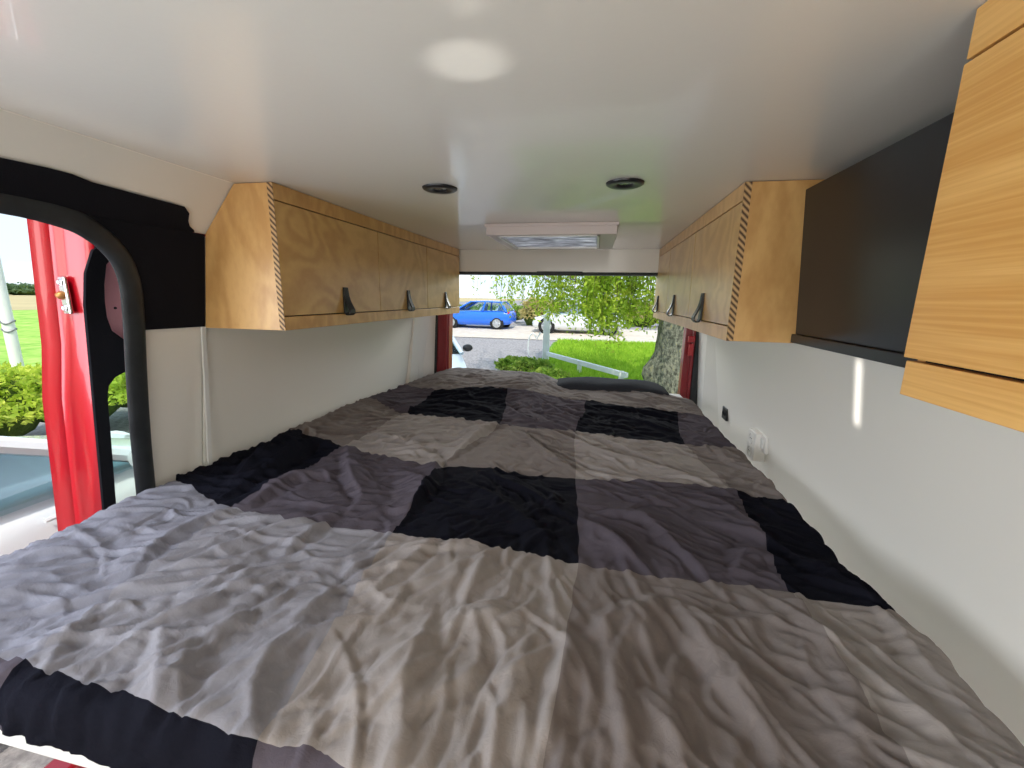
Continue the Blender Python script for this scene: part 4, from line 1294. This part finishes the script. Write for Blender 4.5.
    # mirrors
    for s in (-1, 1):
        mb = MB()
        mb.lathe([(.0001, -.07), (.055, -.06), (.075, -.01), (.07, .04), (.045, .07), (.0001, .075)], (base[1] - .18, s * (hw + .09), belt + .06), (1, 0, .1), 16)
        for v in mb.bm.verts: v.co.y = s * (hw + .09) + (v.co.y - s * (hw + .09)) * 1.35
        mb.tube([(base[1] - .16, s * hw * .95, belt + .0), (base[1] - .16, s * (hw + .05), belt + .03)], .02, 6)
        mb.build('door_mirror', paint if not simple else M['blackplastic'], r, smooth=True, local=True)
    # wheels and arches
    for s in (-1, 1):
        for x in (wheelbase / 2 + wheel_shift, -wheelbase / 2 + wheel_shift):
            mb = MB(); mb.lathe([(.0001, .0), (wr + .055, .0), (wr + .07, -.006), (wr + .07, -.16), (.0001, -.16)], (x, s * (hw * .985), wr + .0), (0, s, 0), 28)
            mb.build('wheel_arch', M['tyre'], r, smooth=True, local=True)
            mb = MB(); mb.lathe([(.0001, -.16), (wr - .02, -.16), (wr, -.13), (wr, .0), (wr - .015, .02), (wr * .74, .026), (wr * .70, .01), (.0001, .01)], (x, s * (hw * .985), wr), (0, s, 0), 32)
            w_ = mb.build('wheel', M['tyre'], r, smooth=True, local=True)
            mb = MB()
            mb.lathe([(wr * .64, .012), (wr * .73, .014), (wr * .73, .024), (wr * .64, .024), (wr * .64, .012)], (x, s * (hw * .985), wr), (0, s, 0), 28)
            mb.lathe([(.0001, .012), (wr * .22, .012), (wr * .2, .030), (.0001, .032)], (x, s * (hw * .985), wr), (0, s, 0), 16)
            for k in range(6):
                a = 2 * math.pi * k / 6; ca, sa = math.cos(a), math.sin(a)
                p, q = V((x, s * (hw * .985 + .020), wr)), V((x + ca * wr * .68, s * (hw * .985 + .020), wr + sa * wr * .68))
                mb.tube([p, q], [.045, .032], 6)
            mb.build('rim', M['rim'], w_, local=True, smooth=True)
    # lamps, grille, bumper strip, sill
    for s in (-1, 1):
        mb = MB(); mb.lathe([(.0001, -.03), (.09, -.02), (.13, .0), (.10, .03), (.0001, .045)], (h - .15, s * hw * .66, bonnet - .25), (.8, s * .45, .35), 18); mb.build('headlamp', M['head'], r, smooth=True, local=True)
        mb = MB(); mb.lathe([(.0001, -.03), (.09, -.02), (.11, .0), (.08, .025), (.0001, .035)], (-h + .10, s * hw * .82, belt - .10), (-.85, s * .5, .1), 16); mb.build('tail_lamp', M['tail'], r, smooth=True, local=True)
    mb = MB(); mb.hexa([(h - .10, -.42, bonnet - .42), (h + .012, -.36, bonnet - .42), (h + .012, .36, bonnet - .42), (h - .10, .42, bonnet - .42), (h - .14, -.46, bonnet - .31), (h - .04, -.40, bonnet - .31), (h - .04, .40, bonnet - .31), (h - .14, .46, bonnet - .31)])
    mb.build('grille', M['blackplastic'], r, local=True)
    for s in (-1, 1):
        mb = MB(); mb.tube([(base[1] - .6, s * hw * .995, belt - .10), (base[1] - .45, s * hw * 1.0, belt - .10)], .012, 6)
        mb.build('door_handle', paint, r, smooth=True, local=True)
    return r


car('blue hatchback parked side-on across the road', (-6.35, 22.6, gz(0, 22.6) + .0), math.pi - .04, M['blue'], L=4.0, belt=.93, roof=(-1.45, .22), base=(-1.88, 1.08), wheelbase=2.55)
car('white car parked across the road behind the hanging birch branches', (-.85, 21.6, gz(0, 21.6)), math.pi - .02, M['cwhite'], L=4.5, Wd=1.8, H=1.52, belt=.98, roof=(-1.9, .35), base=(-2.15, 1.2), wheelbase=3.0, wr=.34)
car('pale blue-grey car standing on the gravel beside the left rear pillar', (-3.75, 8.30, 0), -math.radians(60), M['csilver'], L=4.0, H=1.45, belt=.95, wheelbase=2.5)
car('white car parked close alongside, seen through the open side door', (-3.28, .75, 0), math.pi / 2, M['cwhite'], L=4.1, Wd=1.76, H=1.50, belt=1.07, bonnet=1.0, roof=(-1.6, .28), base=(-1.9, 1.15), simple=False)

# ================================================================ LIGHT AND CAMERA
w = bpy.data.worlds.new('sky'); SC.world = w; w.use_nodes = True
nt = w.node_tree; bg = nt.nodes['Background']
tc = nt.nodes.new('ShaderNodeTexCoord'); sp = nt.nodes.new('ShaderNodeSeparateXYZ'); nt.links.new(tc.outputs['Generated'], sp.inputs[0])
cr = nt.nodes.new('ShaderNodeValToRGB')
e = cr.color_ramp.elements
e[0].position = .48; e[0].color = (.72, .84, .93, 1); e[1].position = 1.0; e[1].color = (.38, .62, .95, 1)
e2 = e.new(.62); e2.color = (.60, .80, .97, 1)
mr = nt.nodes.new('ShaderNodeMapRange'); mr.inputs['From Min'].default_value = -1; mr.inputs['From Max'].default_value = 1
nt.links.new(sp.outputs['Z'], mr.inputs['Value']); nt.links.new(mr.outputs['Result'], cr.inputs['Fac'])
nz = nt.nodes.new('ShaderNodeTexNoise'); nz.inputs['Scale'].default_value = 2.6; nz.inputs['Detail'].default_value = 8; nz.inputs['Roughness'].default_value = .6
mpn = nt.nodes.new('ShaderNodeMapping'); mpn.inputs['Scale'].default_value = (1, 1, 2.6); nt.links.new(tc.outputs['Generated'], mpn.inputs['Vector']); nt.links.new(mpn.outputs['Vector'], nz.inputs['Vector'])
cm = nt.nodes.new('ShaderNodeMapRange'); cm.inputs['From Min'].default_value = .46; cm.inputs['From Max'].default_value = .62; nt.links.new(nz.outputs['Fac'], cm.inputs['Value'])
mx = nt.nodes.new('ShaderNodeMix'); mx.data_type = 'RGBA'; mx.inputs['B'].default_value = (.96, .98, 1.0, 1)
nt.links.new(cm.outputs['Result'], mx.inputs['Factor']); nt.links.new(cr.outputs['Color'], mx.inputs['A']); nt.links.new(mx.outputs['Result'], bg.inputs['Color'])
bg.inputs['Strength'].default_value = WORLD


def lamp(kind, name, loc, aim, energy, color=(1, 1, 1), **kw):
    d = bpy.data.lights.new(name, kind); d.energy = energy; d.color = color
    for k, v_ in kw.items(): setattr(d, k, v_)
    o = bpy.data.objects.new(name, d); COL.objects.link(o)
    o.location = loc
    o.rotation_euler = (V(aim) - V(loc)).to_track_quat('-Z', 'Y').to_euler()
    return o


# sun high behind the van's cab
el, az = math.radians(52), math.radians(14)
sd = V((math.sin(az) * math.cos(el), -math.cos(az) * math.cos(el), math.sin(el)))
lamp('SUN', 'sun', tuple(sd * 50), (0, 0, 0), SUN, (1, .94, .84), angle=math.radians(.6))
# added fill lamps that boost daylight from the cab, side door and rear
lamp('AREA', 'cab_fill', (-.25, -2.15, EYE - .25), (-.25, 1.0, EYE + .05), CAB, (1.0, .962, .905), shape='RECTANGLE', size=1.5, size_y=.75)
lamp('AREA', 'side_door_fill', (-1.50, -.02, EYE - .12), (0, .35, EYE - .40), DOOR, (.86, .91, 1.0), shape='RECTANGLE', size=1.25, size_y=.75)
lamp('AREA', 'rear_sky_fill', (-.3, 6.2, EYE + 1.15), (-.25, 1.6, EYE - .45), REAR, (.97, 1.0, .97), shape='RECTANGLE', size=4.0, size_y=1.2)
# added beam lamps standing in for sun glints off the white car
def glint(name, src, dst, w_, h_, power, shape):
    o = lamp('AREA', name, src, dst, power, (1, .97, .92), shape=shape, size=w_, size_y=h_)
    o.data.spread = math.radians(.7)
    return o


glint('ceiling_glint_beam', (-2.32, .92, 1.12), (-.190, .618, EYE + .31), .10, .052, G1, 'ELLIPSE')
glint('ceiling_glint_beam_small', (-2.32, .92, 1.12), (-.155, .507, EYE + .31), .035, .018, G1 * .06, 'ELLIPSE')
glint('wall_glint_beam', (-2.32, .30, 1.50), (.66, 1.20, EYE - .225), .026, .17, G2, 'RECTANGLE')

cam = bpy.data.cameras.new('camera'); co = bpy.data.objects.new('camera', cam); COL.objects.link(co)
cam.sensor_width = 36; cam.lens = 420 / 1024 * 36; cam.clip_start = .02; cam.clip_end = 2000
yaw, pitch, roll = math.radians(11.0195), math.radians(11.6336), math.radians(1.0)
cy, sy, cp, sp_ = math.cos(yaw), math.sin(yaw), math.cos(pitch), math.sin(pitch)
fwd = V((-sy * cp, cy * cp, -sp_)); right = V((cy, sy, 0)); up = right.cross(fwd)
r2 = right * math.cos(roll) + up * math.sin(roll); u2 = up * math.cos(roll) - right * math.sin(roll)
co.matrix_world = Matrix(((r2.x, u2.x, -fwd.x, 0), (r2.y, u2.y, -fwd.y, 0), (r2.z, u2.z, -fwd.z, EYE), (0, 0, 0, 1)))
SC.camera = co
SC.view_settings.view_transform = 'Standard'; SC.view_settings.look = 'None'; SC.view_settings.gamma = 1; SC.view_settings.use_curve_mapping = False
SC.view_settings.exposure = 0.3
SC.cycles.use_denoising = True; SC.cycles.use_light_tree = False
SC.cycles.max_bounces = 10; SC.cycles.diffuse_bounces = 6; SC.cycles.transparent_max_bounces = 16; SC.cycles.caustics_reflective = False; SC.cycles.caustics_refractive = False
